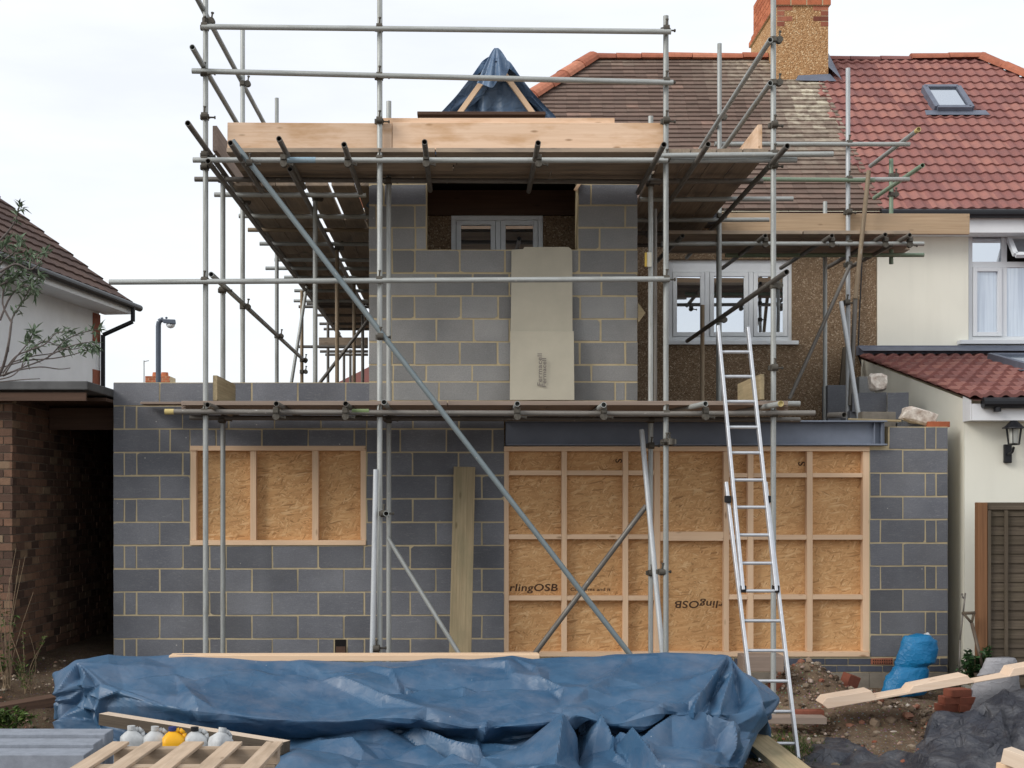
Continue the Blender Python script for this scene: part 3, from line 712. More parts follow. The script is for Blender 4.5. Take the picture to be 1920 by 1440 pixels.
# first floor window: transom lights over casements
Yg = YM + .03
def nb_window():
    X0, X1 = XA(1816, Yg), XA(2108, Yg); Z0, Z1 = ZA(640, Yg), ZA(439, Yg); zt = ZA(496, Yg)
    f = MB(); f.box(X0, X0 + .05, Yg, Yg + .07, Z0, Z1); f.box(X1 - .05, X1, Yg, Yg + .07, Z0, Z1); f.box(X0 + .05, X1 - .05, Yg, Yg + .07, Z0, Z0 + .06); f.box(X0 + .05, X1 - .05, Yg, Yg + .07, Z1 - .03, Z1)
    f.box(X0 + .05, X1 - .05, Yg, Yg + .07, zt - .035, zt + .035)
    xm = [XA(1883, Yg), XA(1990, Yg), XA(2050, Yg)]
    for c in xm: f.box(c - .035, c + .035, Yg + .001, Yg + .069, Z0 + .06, zt - .035); f.box(c - .035, c + .035, Yg + .001, Yg + .069, zt + .035, Z1 - .03)
    w = f.build('window', [M['upvc']], nb, bevel=.004)
    xs = [X0 + .05] + xm + [X1 - .05]
    for i in range(4):
        a = xs[i] + (.036 if i else .003); b = xs[i + 1] - (.036 if i < 3 else .003)
        s = MB(); sw = .05; za, zb = Z0 + .063, zt - .038
        if i % 2 == 0:
            s.box(a, a + sw, Yg - .02, Yg + .05, za, zb); s.box(b - sw, b, Yg - .02, Yg + .05, za, zb); s.box(a + sw, b - sw, Yg - .02, Yg + .05, za, za + sw); s.box(a + sw, b - sw, Yg - .02, Yg + .05, zb - sw, zb)
            s.build('casement', [M['upvc']], w, bevel=.004)
        else: sw = .0
        p = MB(); p.box(a + sw, b - sw, Yg + .02, Yg + .028, za + sw, zb - sw); p.build('pane', [M['curtain']], w)
        if i != 1:
            p = MB(); p.box(a, b, Yg + .02, Yg + .028, zt + .036, Z1 - .031); p.build('top_pane', [M['glass']], w)
        else:
            p = MB(); p.box(a, b, Yg + .06, Yg + .066, zt + .036, Z1 - .031); p.build('dark_opening', [M['dark']], w)
            # top hung light standing open
            h = Vector(((a + b) / 2, Yg - .01, Z1 - .04)); dz = Vector((0, -.22, -.26)).normalized(); L = .34; hw = (b - a) / 2 - .01
            q = MB(); nrm = Vector((1, 0, 0)).cross(dz)
            for (o0, o1) in (((-hw, 0), (-hw, L)), ((hw, 0), (hw, L)), ((-hw, 0), (hw, 0)), ((-hw, L), (hw, L))):
                q.beam(h + Vector((o0[0], 0, 0)) + dz * o0[1], h + Vector((o1[0], 0, 0)) + dz * o1[1], .055, .05, nrm)
            q.build('open_toplight', [M['upvc']], w)
            q = MB(); q.quad(h + Vector((-hw, 0, 0)), h + Vector((hw, 0, 0)), h + Vector((hw, 0, 0)) + dz * L, h + Vector((-hw, 0, 0)) + dz * L); q.build('toplight_pane', [M['glass_dark']], w)
    s = MB(); s.box(XA(1799, YM - .1), X1 + .1, YM - .13, YM - .016, Z0 - .05, Z0); s.build('sill', [M['upvc']], w, bevel=.004)
nb_window()
def rooflight(parent, pts, lift, name='rooflight', tilt=.0):
    """pts: four corners on the roof plane, clockwise from lower left"""
    a, b, c, d = [Vector(p) for p in pts]; N = (b - a).cross(d - a).normalized(); g = MB()
    fw = .07; U = (b - a).normalized(); V = (d - a).normalized()
    for p0, p1 in ((a, b), (d, c), (a, d), (b, c)):
        g.beam(p0 + N * (lift * .5), p1 + N * (lift * .5), fw, lift, N)
    f = g.build(name, [M['lead']], parent)
    g = MB(); off = N * (lift * .75); i = .05
    g.quad(a + U * i + V * i + off, b - U * i + V * i + off, c - U * i - V * i + off, d + U * i - V * i + off); g.build('pane', [M['glass_sky']], f)
    g = MB(); e = N * .05; g.quad(a - U * .18 - V * .14 + e, b + U * .22 - V * .14 + e, b + U * .2 + e, a - U * .16 + e); g.build('apron', [M['lead']], f)
def on_roof(px, py):
    k = (ZR - ZE) / (YR - YE); Y = (EYE - ZE + k * YE + HY / F * 0) if False else None
    # ray: X=(px-CX)Y/F ; z=EYE-(py-HY)Y/F = ZE+k(Y-YE)
    Y = (EYE - ZE + k * YE) / (k + (py - HY) / F); return Vector((XA(px, Y), Y, ZA(py, Y)))
q = [on_roof(1757, 213), on_roof(1830, 213), on_roof(1797, 174), on_roof(1729, 174)]
cx_ = (q[0].x + q[1].x) / 2; hw = .235
q = [Vector((cx_ - hw - .05, q[0].y, q[0].z)), Vector((cx_ + hw - .05, q[0].y, q[0].z)), Vector((cx_ + hw - .05, q[2].y, q[2].z)), Vector((cx_ - hw - .05, q[2].y, q[2].z))]
rooflight(nb, q, .11)
# lean-to extension of the cream house
XL = 4.86; YT = 16.48; ZT = 3.50; YB = 12.80; ZB = 2.70
VL = Vector((0, YT - YB, ZT - ZB)); LL = VL.length
g = MB(); pan_tiles(g, (XL - .04, YB, ZB), (1, 0, 0), VL, LL, lambda s: (0, 4.2), gauge=.31, pitch=.150, amp=.03, thick=.035)
g.quad((XL, YB, ZB - .03), (9, YB, ZB - .03), (9, YT, ZT - .03), (XL, YT, ZT - .03))
lr = g.build('lean_to_roof', [M['roof_red']], nb)
g = MB(); g.box(XL - .06, 9.0, YT - .1, YT + .0, ZT + .0, ZT + .115); g.quad((XL - .06, YT - .28, ZT + .03), (9, YT - .28, ZT + .03), (9, YT - .1, ZT + .10), (XL - .06, YT - .1, ZT + .10)); g.build('flashing', [M['lead']], nb)
g = MB(); g.box(XL + .002, 9.0, 13.05, 13.25, -.15, 2.56)
g.add([(XL, 13.05, -.15), (XL, 16.48, -.15), (XL, 16.48, ZT - .04), (XL, 13.05, 2.70)], [(0, 1, 2, 3)])
g.build('lean_to_wall', [M['cream']], nb)
g = MB(); g.box(XL + .0, 9.0, 12.84, 12.86, ZB - .22, ZB - .06); g.box(XL, 9.0, 12.86, 13.049, ZB - .22, ZB - .205); g.prism([(12.862, ZB - .22), (13.06, ZB - .22), (13.06, ZB + .03), (12.862, ZB - .02)], XL - .012, XL - .001, axis=0); g.build('lean_to_fascia', [M['white']], nb)
g = MB(); g.cyl((XL + .08, 12.79, ZB - .055), (9, 12.79, ZB - .055), .055, n=12); g.cyl((XL + .22, 12.79, ZB - .14), (XL + .22, 12.79, ZB - .08), .035, n=10); g.build('lean_to_gutter', [M['black']], nb)
def on_lean(px, py):
    k = (ZT - ZB) / (YT - YB); Y = (EYE - ZB + k * YB) / (k + (py - HY) / F); return Vector((XA(px, Y), Y, ZA(py, Y)))
a = on_lean(1906, 700); d = on_lean(1856, 678)
xw = (d.x)
rooflight(nb, [Vector((xw, a.y, a.z)), Vector((xw + 1.3, a.y, a.z)), Vector((xw + 1.3, d.y, d.z)), Vector((xw, d.y, d.z))], .1)
# wall lantern
ln = thing('wall_lantern', 'black coach lantern on the cream wall under the white fascia', 'lantern', P(1895, 868, 12.99))
c = P(1901, 820, 12.86); YLn = 12.86
g = MB(); g.box(XA(1884, 13.0), XA(1898, 13.0), 13.0, 13.045, ZA(868, 13), ZA(833, 13)); g.cyl(P(1890, 852, 12.99), P(1898, 848, 12.90), .012); g.cyl(P(1898, 848, 12.90), P(1901, 838, 12.86), .012); g.build('bracket', [M['black']], ln, bevel=.008)
g = MB(); g.cyl(c + Vector((0, 0, -.075)), c + Vector((0, 0, -.06)), .05, .06, n=6)
for i in range(6):
    an = math.pi * 2 * i / 6; g.cyl(c + Vector((math.cos(an) * .055, math.sin(an) * .055, -.06)), c + Vector((math.cos(an) * .075, math.sin(an) * .075, .085)), .005, n=6)
g.cyl(c + Vector((0, 0, .085)), c + Vector((0, 0, .095)), .11, .105, n=14); g.cyl(c + Vector((0, 0, .095)), c + Vector((0, 0, .16)), .095, .03, n=14); g.cyl(c + Vector((0, 0, .16)), c + Vector((0, 0, .24)), .012, .004, n=8)
g.build('cage', [M['black']], ln)
g = MB(); g.cyl(c + Vector((0, 0, -.055)), c + Vector((0, 0, .08)), .035, .045, n=12); g.build('glass_shade', [m_plain('frosted_glass', lin(188, 190, 184), .3)], ln)
# ---------------------------------------------------------------- house on the left
lh = thing('neighbour_house', 'white rendered house with brown tiled roof beyond the brick outhouse at left', 'house', (-6, 18, 0))
Yc = 20.0; Xc = XA(186, Yc); D = Vector((.139, 1, 0)).normalized(); W_ = Vector((-D.y, D.x, 0))
A = Vector((Xc, Yc, 0))
def L3(along, out, z): return A - D * along - W_ * out * 1 + Vector((0, 0, z))  # out>0: to the right of the wall
def hexa(mb, a0, a1, o0, o1, z0, z1, m=0, t=.5):
    p = [L3(a, o, z) for a in (a0, a1) for o in (o0, o1) for z in (z0, z1)]
    mb.add(p, [(0, 1, 3, 2), (4, 6, 7, 5), (0, 4, 5, 1), (2, 3, 7, 6), (0, 2, 6, 4), (1, 5, 7, 3)], m, t)
ZEv = ZA(572, Yc)
g = MB(); hexa(g, 0, 6, -6, 0, -.3, ZEv - .05); g.build('rendered_wall', [M['white_render']], lh)
g = MB()
for i in range(10): hexa(g, -.02, .24 if i % 2 else .12, -.25, .012, .3 + i * .42, .3 + i * .42 + .42, 0 if i % 2 else 1, rnd.random())
g.build('quoins', [M['brick_red'], M['white_render']], lh)
ov = .42; e0 = L3(-.25, ov, ZEv + .05); Uv = -D; pitch = R(38)
Vv = (W_ * math.cos(pitch) + Vector((0, 0, math.sin(pitch)))).normalized()
g = MB()
Ur = D; O_ = L3(6, ov, ZEv + .05)
pan_tiles(g, O_, Ur, Vv, 5.8, lambda s: (0, 6.25), gauge=.30, pitch=.3, amp=.012, step=.1, thick=.03)
g.quad(O_ - Vector((0, 0, .03)), e0 - Vector((0, 0, .03)), e0 + Vv * 5.8 - Vector((0, 0, .03)), O_ + Vv * 5.8 - Vector((0, 0, .03)))
b0 = e0 + Vv * 5.8; b1 = O_ + Vv * 5.8; dn = (W_ * math.cos(pitch) - Vector((0, 0, math.sin(pitch)))) * 5.8
g.quad(b1, b0, b0 + dn, b1 + dn)
g.build('roof', [M['roof_brown']], lh)
g = MB(); g.add([L3(-.01, .0, ZEv - .05), L3(-.01, -6, ZEv - .05), L3(-.01, -3.0, ZEv + 2.2)], [(0, 1, 2)]); g.build('gable', [M['white_render']], lh)
g = MB(); hexa(g, -.2, 6, ov - .03, ov, ZEv - .12, ZEv + .02); hexa(g, -.2, 6, .0, ov - .03, ZEv - .12, ZEv - .105); g.build('soffit', [M['white']], lh)
g = MB(); g.cyl(L3(6, ov + .06, ZEv + .0), L3(-.42, ov + .05, ZEv + .0), .05, n=12); g.build('gutter', [M['black']], lh)
g = MB()
pp = [L3(-.12, ov + .06, ZEv - .03), L3(-.12, ov + .06, ZEv - .24), L3(.0, .06, ZEv - .45), L3(.0, .06, -.3)]
for a, b in zip(pp[:-1], pp[1:]): g.cyl(a, b, .033, n=12)
g.build('downpipe', [M['black']], lh)
# ---------------------------------------------------------------- open brick outhouse on the left
oh = thing('brick_outhouse', 'dark open brick outhouse with flat felt roof left of the blockwork', 'outhouse', (-4.6, 13, 0))
def brickwall(mb, O, U, L, H, inward, bl=.215, bh=.065, j=.011, m=0):
    O = Vector(O); U = Vector(U).normalized(); Z = Vector((0, 0, 1)); N = Vector(inward).normalized(); r = 0; z = 0
    while z < H:
        x = -(bl / 2 if r % 2 else 0)
        while x < L:
            a, b = max(0, x), min(L, x + bl)
            if b - a > .015:
                o = rnd.uniform(-.005, .005)
                p = [O + U * a + Z * z + N * o, O + U * b + Z * z + N * o, O + U * b + Z * (z + bh) + N * o, O + U * a + Z * (z + bh) + N * o]
                mb.add(p + [q + N * .02 for q in p], [(0, 1, 2, 3), (0, 4, 5, 1), (1, 5, 6, 2), (2, 6, 7, 3), (3, 7, 4, 0)], m, rnd.random())
            x += bl + j
        z += bh + j; r += 1
XB = -4.22; YB0 = 12.35
g = MB()
brickwall(g, (-5.2, YB0, -.2), (1, 0, 0), 5.2 + XB, 2.85, (0, 1, 0)); brickwall(g, (XB, YB0, -.2), (0, 1, 0), 3.6, 2.85, (-1, 0, 0))
g.box(-5.2, XB - .008, YB0 + .012, 16, -.2, 2.66, 1)
g.build('brick_wall', [M['brick_old'], M['mortar_old']], oh)
g = MB(); brickwall(g, (XB + .002, 15.9, -.2), (1, 0, 0), .9, 2.85, (0, 1, 0)); g.box(XB - .2, XA(213, YW) - .002, 15.912, 16.1, -.2, 2.66, 1); g.build('back_wall', [M['brick_old'], M['mortar_old']], oh)
g = MB(); g.box(-6, XA(213, YW) - .004, YB0 - .22, 16.2, 2.715, 2.795); g.build('flat_roof', [M['felt']], oh, bevel=.01)
g = MB(); g.beam((-6, YB0 - .17, 2.655), (XA(213, YW) - .03, YB0 - .17, 2.655), .04, .075); g.build('fascia_board', [M['darkwood']], oh)
g = MB(); g.beam((XB + .01, YB0 + 1.1, 2.53), (XA(213, YW) - .006, YB0 + 1.1, 2.53), .08, .22); g.box(XB, XA(213, YW) - .006, YB0 + .4, 16, 2.66, 2.69); g.build('lintel_beam', [M['darkwood']], oh)
# ================================================================ SCAFFOLDING
main = thing('scaffolding', 'tall tube scaffolding wrapped round the blockwork extension with timber platforms at two lifts', 'scaffolding', (0, 11.8, -.2))
rs = thing('scaffolding', 'smaller tube scaffolding against the pebbledashed house under the eaves at right', 'scaffolding', (3.5, 14.5, 0))
TR = .02415
def tube(name, p0, p1, parent=None, m='tube', r=TR, t=None):
    g = MB(); g.cyl(p0, p1, r, n=16, hollow=True, t=rnd.uniform(.3, .7) if t is None else t)
    return smoothed(g.build(name, [M[m]], parent or main, smooth=True))
def smoothed(ob):
    me = ob.data
    try: me.set_sharp_from_angle(angle=R(40))
    except Exception: pass
    return ob
# one coupler mesh, reused (two bands, bolts and nuts)
def coupler_mesh():
    g = MB()
    g.cyl((0, 0, -.026), (0, 0, .026), .031, n=14); g.cyl((-.026, -.052, 0), (.026, -.052, 0), .031, n=14)
    g.box(-.02, .02, -.036, -.018, -.022, .022)
    g.cyl((.030, .02, .0), (.030, -.045, .0), .009, n=8); g.cyl((.030, .0, 0), (.085, .005, 0), .008, n=8); g.cyl((.075, .004, 0), (.088, .006, 0), .014, n=6)
    g.cyl((0, -.055, .03), (.004, -.06, .078), .008, n=8); g.cyl((.004, -.06, .07), (.005, -.061, .082), .014, n=6)
    g.box(-.045, -.028, -.02, .02, -.02, .02)
    return g
_cp = None
def coupler(pos, parent, rz=0., tip=0.):
    global _cp
    if _cp is None:
        o = coupler_mesh().build('coupler', [M['coupler']], None, origin=(0, 0, 0)); _cp = o.data; bpy.data.objects.remove(o)
    o = bpy.data.objects.new('coupler', _cp); COL.objects.link(o); o.parent = parent; o.location = Vector(pos) - ORIG[parent.name]
    o.rotation_euler = (tip, 0, rz); return o
YF = 11.8; YI = 12.65
def upright(px, Y, y0, y1, m='tube', parent=None, px1=None, z1=None, t=None, Y1=None):
    a = P(px, y0, Y); b = P(px if px1 is None else px1, y1, Y if Y1 is None else Y1)
    if z1 is not None: b = Vector((a.x, Y, z1))
    return tube('standard', b, a, parent, m, t=t)
S = {}
S['f1'] = upright(385.5, YF, -120, 0, z1=-.3); S['f2'] = upright(712, YF, -120, 0, z1=-.3, t=.75); S['f3'] = upright(1248.5, YF, 30, 0, z1=-.3, px1=1244); S['f4'] = upright(1450, YF, -120, 0, z1=-.3)
S['r1'] = upright(418, YI, 345, 0, 'tube', z1=-.1, t=.35); S['r2'] = upright(729, YI, 190, 0, 'tube', z1=-.1, t=.6); S['r3'] = upright(1220, YI, 218, 0, 'tube', z1=-.1)
for key, px, Y, y0, m in [('l1', 455, 13.7, 55, 'tube'), ('l2', 519, 16.15, 184, 'tube'), ('l3', 566, 18.6, 545, 'tube_rust'), ('l4', 591, 13.56, 372, 'tube'), ('l5', 632, 15.8, 465, 'tube_rust'), ('l6', 664, 18.2, 530, 'tube_rust'),
                          ('l7', 680, 19.7, 590, 'tube_dark'), ('l8', 615, 22.1, 590, 'tube_dark'), ('l9', 645, 24.0, 655, 'tube_dark'), ('l10', 657, 24.5, 655, 'tube_dark'),
                          ('g1', 1349, 14.3, 82, 'tube'), ('g2', 1317, 15.4, 572, 'tube_rust')]:
    S[key] = upright(px, Y, y0, 0, m, z1=-.1)
up2 = tube('standard', P(698, 1232, 11.75), P(705, 880, 11.72), main, 'tube_light', t=.8)
S['x1'] = tube('standard', P(1243, 1232, 11.9), P(1203, 806, 12.3), main, 'tube_light', t=.6)
S['x2'] = tube('standard', P(1229, 752, 12.75), P(1229, 392, 12.75), main, 'tube_dark', r=.016)
# ledgers
def led(name, px0, y0, px1, y1, Y0, Y1=None, m='tube', parent=None, t=None): return tube(name, P(px0, y0, Y0), P(px1, y1, Y0 if Y1 is None else Y1), parent, m, t=t)
Yl = 11.74
led('ledger', 362, 300, 1252, 300.5, Yl, t=.65); led('ledger', 1236, 292, 1562, 289, Yl - .0, t=.5)
led('ledger', 365, 336, 1240, 341, 12.6, m='tube_dark')
led('ledger', 322, 772, 1250, 776, Yl, m='tube_dark', t=.75); led('ledger', 1235, 776, 1528, 774.5, Yl, m='tube_dark', t=.85)
led('ledger', 356, 783, 1500, 787, 12.6, m='tube_dark')
led('ledger', 1420, 756, 1500, 757, 12.2)
led('guard_rail', 378, 50, 1258, 59.5, Yl); led('guard_rail', 360, 133, 1262, 155, Yl); led('guard_rail', 205, 529, 1256, 523, Yl, t=.55)
# tubes running back along both sides
dl = [('guard_rail', -2.345, 11.0, 15.9, 6.06, 6.05, 'tube'), ('guard_rail', -2.335, 11.3, 15.5, 5.55, 5.50, 'tube'), ('ledger', -2.31, 11.0, 24.0, 4.82, 4.72, 'tube_dark'), ('ledger', -2.26, 11.6, 24.0, 4.66, 4.62, 'tube_dark'),
      ('ledger', -1.60, 12.0, 24.0, 4.69, 4.69, 'tube_dark'), ('guard_rail', -2.30, 11.95, 18.9, 3.735, 3.68, 'tube'),
      ('guard_rail', 2.655, 11.7, 15.3, 5.75, 5.72, 'tube'), ('guard_rail', 2.655, 11.7, 14.0, 5.37, 5.36, 'tube'), ('ledger', 2.685, 11.2, 16.35, 4.685, 4.69, 'tube_dark'), ('ledger', 2.02, 11.2, 15.0, 4.70, 4.69, 'tube_dark'),
      ('guard_rail', 2.69, 11.25, 16.35, 3.635, 3.665, 'tube_dark')]
D_ = []
for (nm, X, Ya, Yb_, za, zb, m) in dl: D_.append(tube(nm, (X, Ya, za), (X, Yb_, zb), main, m))
# transoms of the upper lift, ends poking out towards the garden
for px, py in ((523, 260), (645, 271), (796, 266), (1009, 268), (1245, 271), (432, 268)):
    a = P(px, py, 11.2); tube('transom', a, (a.x, 12.92, a.z - .006), main, 'tube_dark')
for px, py in ((389, 759), (518, 757), (648, 757), (720, 754), (970, 757), (1132, 759), (1323, 757), (1464, 757)):
    a = P(px, py, 11.42); tube('transom', a, (a.x + (.0 if px < 1300 else -.25), 12.92, a.z - .006), main, 'tube' if px > 700 else 'tube_dark')
# transoms sideways, left run: (end pixel, pixel row, colour)
for px, py, m in ((402, 365, 'tube'), (448, 405, 'tube'), (465, 431, 'tube_rust'), (487, 457, 'tube'), (515, 487, 'tube'), (498, 503, 'tube'), (533, 520, 'tube'), (552, 545, 'tube'), (551, 564, 'tube'), (575, 569, 'tube_dark'), (560, 575, 'tube_dark'), (591, 591, 'tube_dark'), (599, 607, 'tube_dark'), (607, 617, 'tube_dark')):
    Y = 3.02 * F / (HY - py); tube('transom', P(px, py, Y), (-1.0, Y, 4.715), main, m)
led('transom', 555, 650, 690, 650, 21.0, m='tube_dark'); led('transom', 600, 659, 690, 659, 23.0, m='tube_dark'); led('transom', 610, 665, 690, 665, 24.0, m='tube_dark')
for px, py in ((1494, 300), (1487, 373), (1442, 412)):
    Y = 3.02 * F / (HY - py); tube('transom', (1.72, Y, 4.715), P(px, py, Y), main, 'tube')
for Y in (12.55, 15.0, 15.7): tube('transom', (1.72, Y, 4.715), (2.78, Y, 4.715), main, 'tube_dark')
# braces
br = tube('brace', P(1182, 1228, 11.62), P(436, 264, 11.62), main, 'tube_blue', t=.5)
tube('brace', P(1003, 1225, 12.2), P(1212, 948, 12.2), main, 'tube_dark'); tube('brace', P(862, 1228, 12.3), P(727, 1008, 12.5), main, 'tube', r=.021)
tube('brace', P(598, 720, 18), P(692, 598, 18), main, 'tube_dark'); tube('brace', P(546, 720, 18.3), P(575, 538, 18.5), main, 'tube')
tube('putlog', P(724, 963, 11.55), P(724, 963, 12.6) + Vector((0, 0, 0)), main, 'tube')
# couplers on the standards
def cp(key, py, rz=0, Y=YF, tip=0., px=None):
    st = S[key] if isinstance(key, str) else key
    q = P({'f1': 385.5, 'f2': 712, 'f3': 1248, 'f4': 1450, 'r1': 418, 'r2': 729, 'r3': 1220, 'g1': 1349, 'l1': 455, 'l2': 519, 'l3': 566, 'l4': 591, 'l5': 632, 'l6': 664}.get(key, 0) if px is None else px, py, Y)
    coupler(q, st, rz, tip)
for k, rows in {'f1': (40, 52, 138, 220, 292, 301, 314, 527, 773), 'f2': (54, 145, 228, 300, 526, 776), 'f3': (57, 154, 228, 300, 524, 776, 829), 'f4': (75, 155, 236, 290, 312, 536, 690, 776)}.items():
    for y in rows: cp(k, y, 0 if y not in (75, 155, 536, 40) else R(90))
for k, Y, rows in (('r1', YI, (338, 545, 788)), ('r2', YI, (341, 788)), ('r3', YI, (345, 788, 836, 1074)), ('l1', 13.7, (157, 378, 575)), ('l2', 16.15, (458, 630)), ('l3', 18.6, (675, 697)), ('l4', 13.56, (372,)), ('l5', 15.8, (465,)), ('l6', 18.2, (530,)), ('g1', 14.3, (220, 405, 600))):
    for y in rows: cp(k, y, R(90) if k[0] in 'lg' else 0, Y)
coupler(P(714, 632, 11.66), br, 0, 0); coupler(P(720, 963, 11.7), S['f2'], 0); coupler(P(470, 308, 11.66), br); coupler(P(1240, 1072, 11.85), S['f3']); coupler(P(1258, 828, 11.7), S['f3'], R(180)); coupler(P(706, 1215, 11.75), up2)
for px in (518, 648, 970, 1132, 1323): coupler(P(px, 770, 11.62), main if False else S['f2'], R(90), R(90))
for px in (530, 650, 797, 1008): coupler(P(px + 2, 296, 11.62), S['f2'], R(90), R(90))
# toe boards
def toe(p0, p1, w=.225, th=.04, m='toe', t=None, parent=None, up=(0, 0, 1)):
    g = MB(); g.beam(p0, p1, th, w, up, t=rnd.uniform(.45, .65) if t is None else t); return g.build('toe_board', [M[m]], parent or main, bevel=.004)
Yt = 11.87
toe(P(427, 255, Yt), P(735, 256.5, Yt), w=.232, t=.5); toe(P(716, 250.5, Yt + .046), P(1152, 250.5, Yt + .046), w=.27, t=.75); toe(P(736, 256, Yt - .0), P(1244, 257, Yt), w=.242, t=.72)
toe((-2.25, 11.86, 4.93), (-2.25, 16.0, 4.93), m='greywood', t=.6); toe((2.60, 11.86, 4.94), (2.60, 13.2, 4.94), m='toe', t=.6)
toe((-2.24, 11.82, 2.705), (-2.24, 12.75, 2.705), m='weathered', t=.9); toe((2.61, 11.82, 2.715), (2.61, 12.8, 2.715), m='weathered', t=1.)
# platform boards
def plat(p0, p1, w=.222, th=.038, parent=None, m='board', t=None):
    g = MB(); g.beam(p0, p1, w, th, (0, 0, 1), t=rnd.uniform(.3, .8) if t is None else t); return g.build('platform_board', [M[m]], parent or main, bevel=.003)
zu = 4.803
for i in range(5):
    y = 11.885 + i * .2275; x0, x1 = -2.13, 1.72
    xm = rnd.uniform(-.6, .9); plat((x0, y, zu), (xm - .005, y, zu), t=.95 if i == 0 else None); plat((xm + .005, y, zu), (x1 + rnd.uniform(-.03, .03), y, zu), t=.95 if i == 0 else None)
for i, X in enumerate((-2.218, -1.99, -1.763)):
    for (ya, yb) in ((13.03, 16.6), (16.62, 20.2), (20.22, 23.9)): plat((X, ya, zu), (X, yb, zu))
for X, X2 in ((-1.478, -1.478), (-1.222, -1.248), (-1.0, -1.02)):
    for (ya, yb) in ((13.03, 14.6), (14.62, 19.8), (19.82, 23.5)): plat((X if ya < 14 else X2, ya, zu), (X if ya < 14 else X2, yb, zu), w=.222 if X < -1.1 else .19)
for X in (1.86, 2.09, 2.32, 2.55):
    plat((X, 11.8, zu), (X, 14.6, zu), t=.5); plat((X, 14.62, zu), (X, 16.1, zu))
zl = 2.568
for i in range(5):
    y = 11.885 + i * .2225; a = XA(345, y); b = XA(1472, y); xm = rnd.uniform(-1, 1.4)
    plat((a, y, zl), (xm - .005, y, zl), m='greywood', t=.6); plat((xm + .005, y, zl), (b, y, zl), m='greywood', t=.55)
plat(P(268, 757, 12.85), P(350, 757, 12.85), m='greywood', th=.022)
toe(P(598, 643, 21.05), P(690, 643, 21.05), m='board', w=.17, t=.9)
for px0, px1, py, mm in ((660, 692, 772, 'moss'), (528, 592, 300, 'paint_blue')):
    g = MB(); g.cyl(P(px0, py, Yl), P(px1, py, Yl), .0252, n=14, caps=False); g.build('painted_band', [M[mm]], main)
# end paint
g = MB(); a = P(322, 772, Yl); g.cyl(a + Vector((-.06, 0, 0)), a + Vector((.02, 0, 0)), .0252, n=14, hollow=True); g.build('painted_end', [M['yellow']], main)
g = MB(); a = P(1464, 757, 11.42); g.cyl(a + Vector((0, -.006, 0)), a + Vector((0, .03, 0)), .0255, n=14, hollow=True); g.build('painted_end', [M['yellow']], main)
# ---------------------------------------------------------------- right hand scaffold
YS = 14.4
s1 = upright(1590, YS, 128, 0, 'tube_light', rs, z1=0., t=.5); s2 = upright(1547, 15.4, 378, 0, 'tube', rs, z1=0.); s3 = upright(1671, 15.2, 298, 495, 'tube_green', rs)
s4 = upright(1347, YS, 420, 0, 'tube', rs, z1=2.0)
tube('standard', P(1604, 560, 14.3), P(1629, 320, 14.3), rs, 'tube_rust'); tube('standard', P(1594, 760, 14.3), P(1604, 556, 14.32), rs, 'tube_dark')
tube('brace', P(1480, 748, 14.3), P(1594, 497, 14.3), rs, 'tube_dark', r=.02)
tube('brace', P(1612, 792, 14.0), P(1577, 566, 14.3), rs, 'tube_light', r=.024)
for y0, y1, a, b, m in ((270, 270.5, 1340, 1706, 'tube'), (336, 338, 1415, 1640, 'tube_green'), (457, 457, 1240, 1732, 'tube')): led('guard_rail' if y0 < 400 else 'ledger', a, y0, b, y1, YS - .06, m=m, parent=rs)
led('guard_rail', 1600, 337, 1705, 336, YS - .01, parent=rs)
led('ledger', 1360, 479, 1732, 478, 15.15, m='tube_green', parent=rs)
for X, Ya, Yb_, za in ((None, 0, 0, 0),): pass
a = P(1722, 243, 14.0); tube('guard_rail', a, (a.x - .02, 15.6, a.z + .02), rs, 'tube'); g = MB(); g.cyl(a + Vector((0, -.01, 0)), a + Vector((0, .06, 0)), .0255, n=14, hollow=True); g.build('painted_end', [M['yellow']], rs)
a = P(1730, 310, 14.0); tube('guard_rail', a, (a.x - .02, 15.6, a.z + .02), rs, 'tube_green')
for px, py in ((1280, 442), (1435, 442), (1560, 442), (1660, 440), (1706, 441)):
    a = P(px, py, 14.05); tube('transom', a, (a.x - .08, 16.0, a.z), rs, 'tube_dark')
for i in range(5):
    y = 14.42 + i * .225; plat((XA(1250, y), y, 4.588), (XA(1500, y), y, 4.588), parent=rs, t=.9 if i == 0 else None); plat((XA(1502, y), y, 4.588), (XA(1700, y), y, 4.588), parent=rs, t=.9 if i == 0 else None)
toe(P(1352, 419, 14.47), P(1817, 420.5, 14.47), w=.222, parent=rs, t=.52, m='toe2')
for px, py, st in ((1590, 270, s1), (1590, 337, s1), (1590, 399, s1), (1590, 457, s1), (1590, 497, s1), (1586, 568, s1), (1671, 330, s3), (1671, 365, s3)): coupler(P(px, py, YS if st is s1 else 15.2), st, R(90) if st is s3 else 0)
for px in (1435, 1560, 1660, 1706): coupler(P(px, 450, 14.2), s1, R(90), R(90))
# safety tag hung on a standard
tg = thing('safety_tag', 'white scaffold inspection tag holder clipped to a pole right of the upper blockwork', 'tag', P(1217, 500, 12.6))
g = MB(); g.box(XA(1213, 12.6), XA(1222, 12.6), 12.6, 12.61, ZA(500, 12.6), ZA(473, 12.6)); g.build('tag_holder', [M['label_w']], tg, bevel=.004)
g = MB(); g.box(XA(1209, 12.59), XA(1213, 12.59), 12.590, 12.6, ZA(500, 12.6), ZA(474, 12.6))
g.build('tag_card', [M['label_y']], tg)
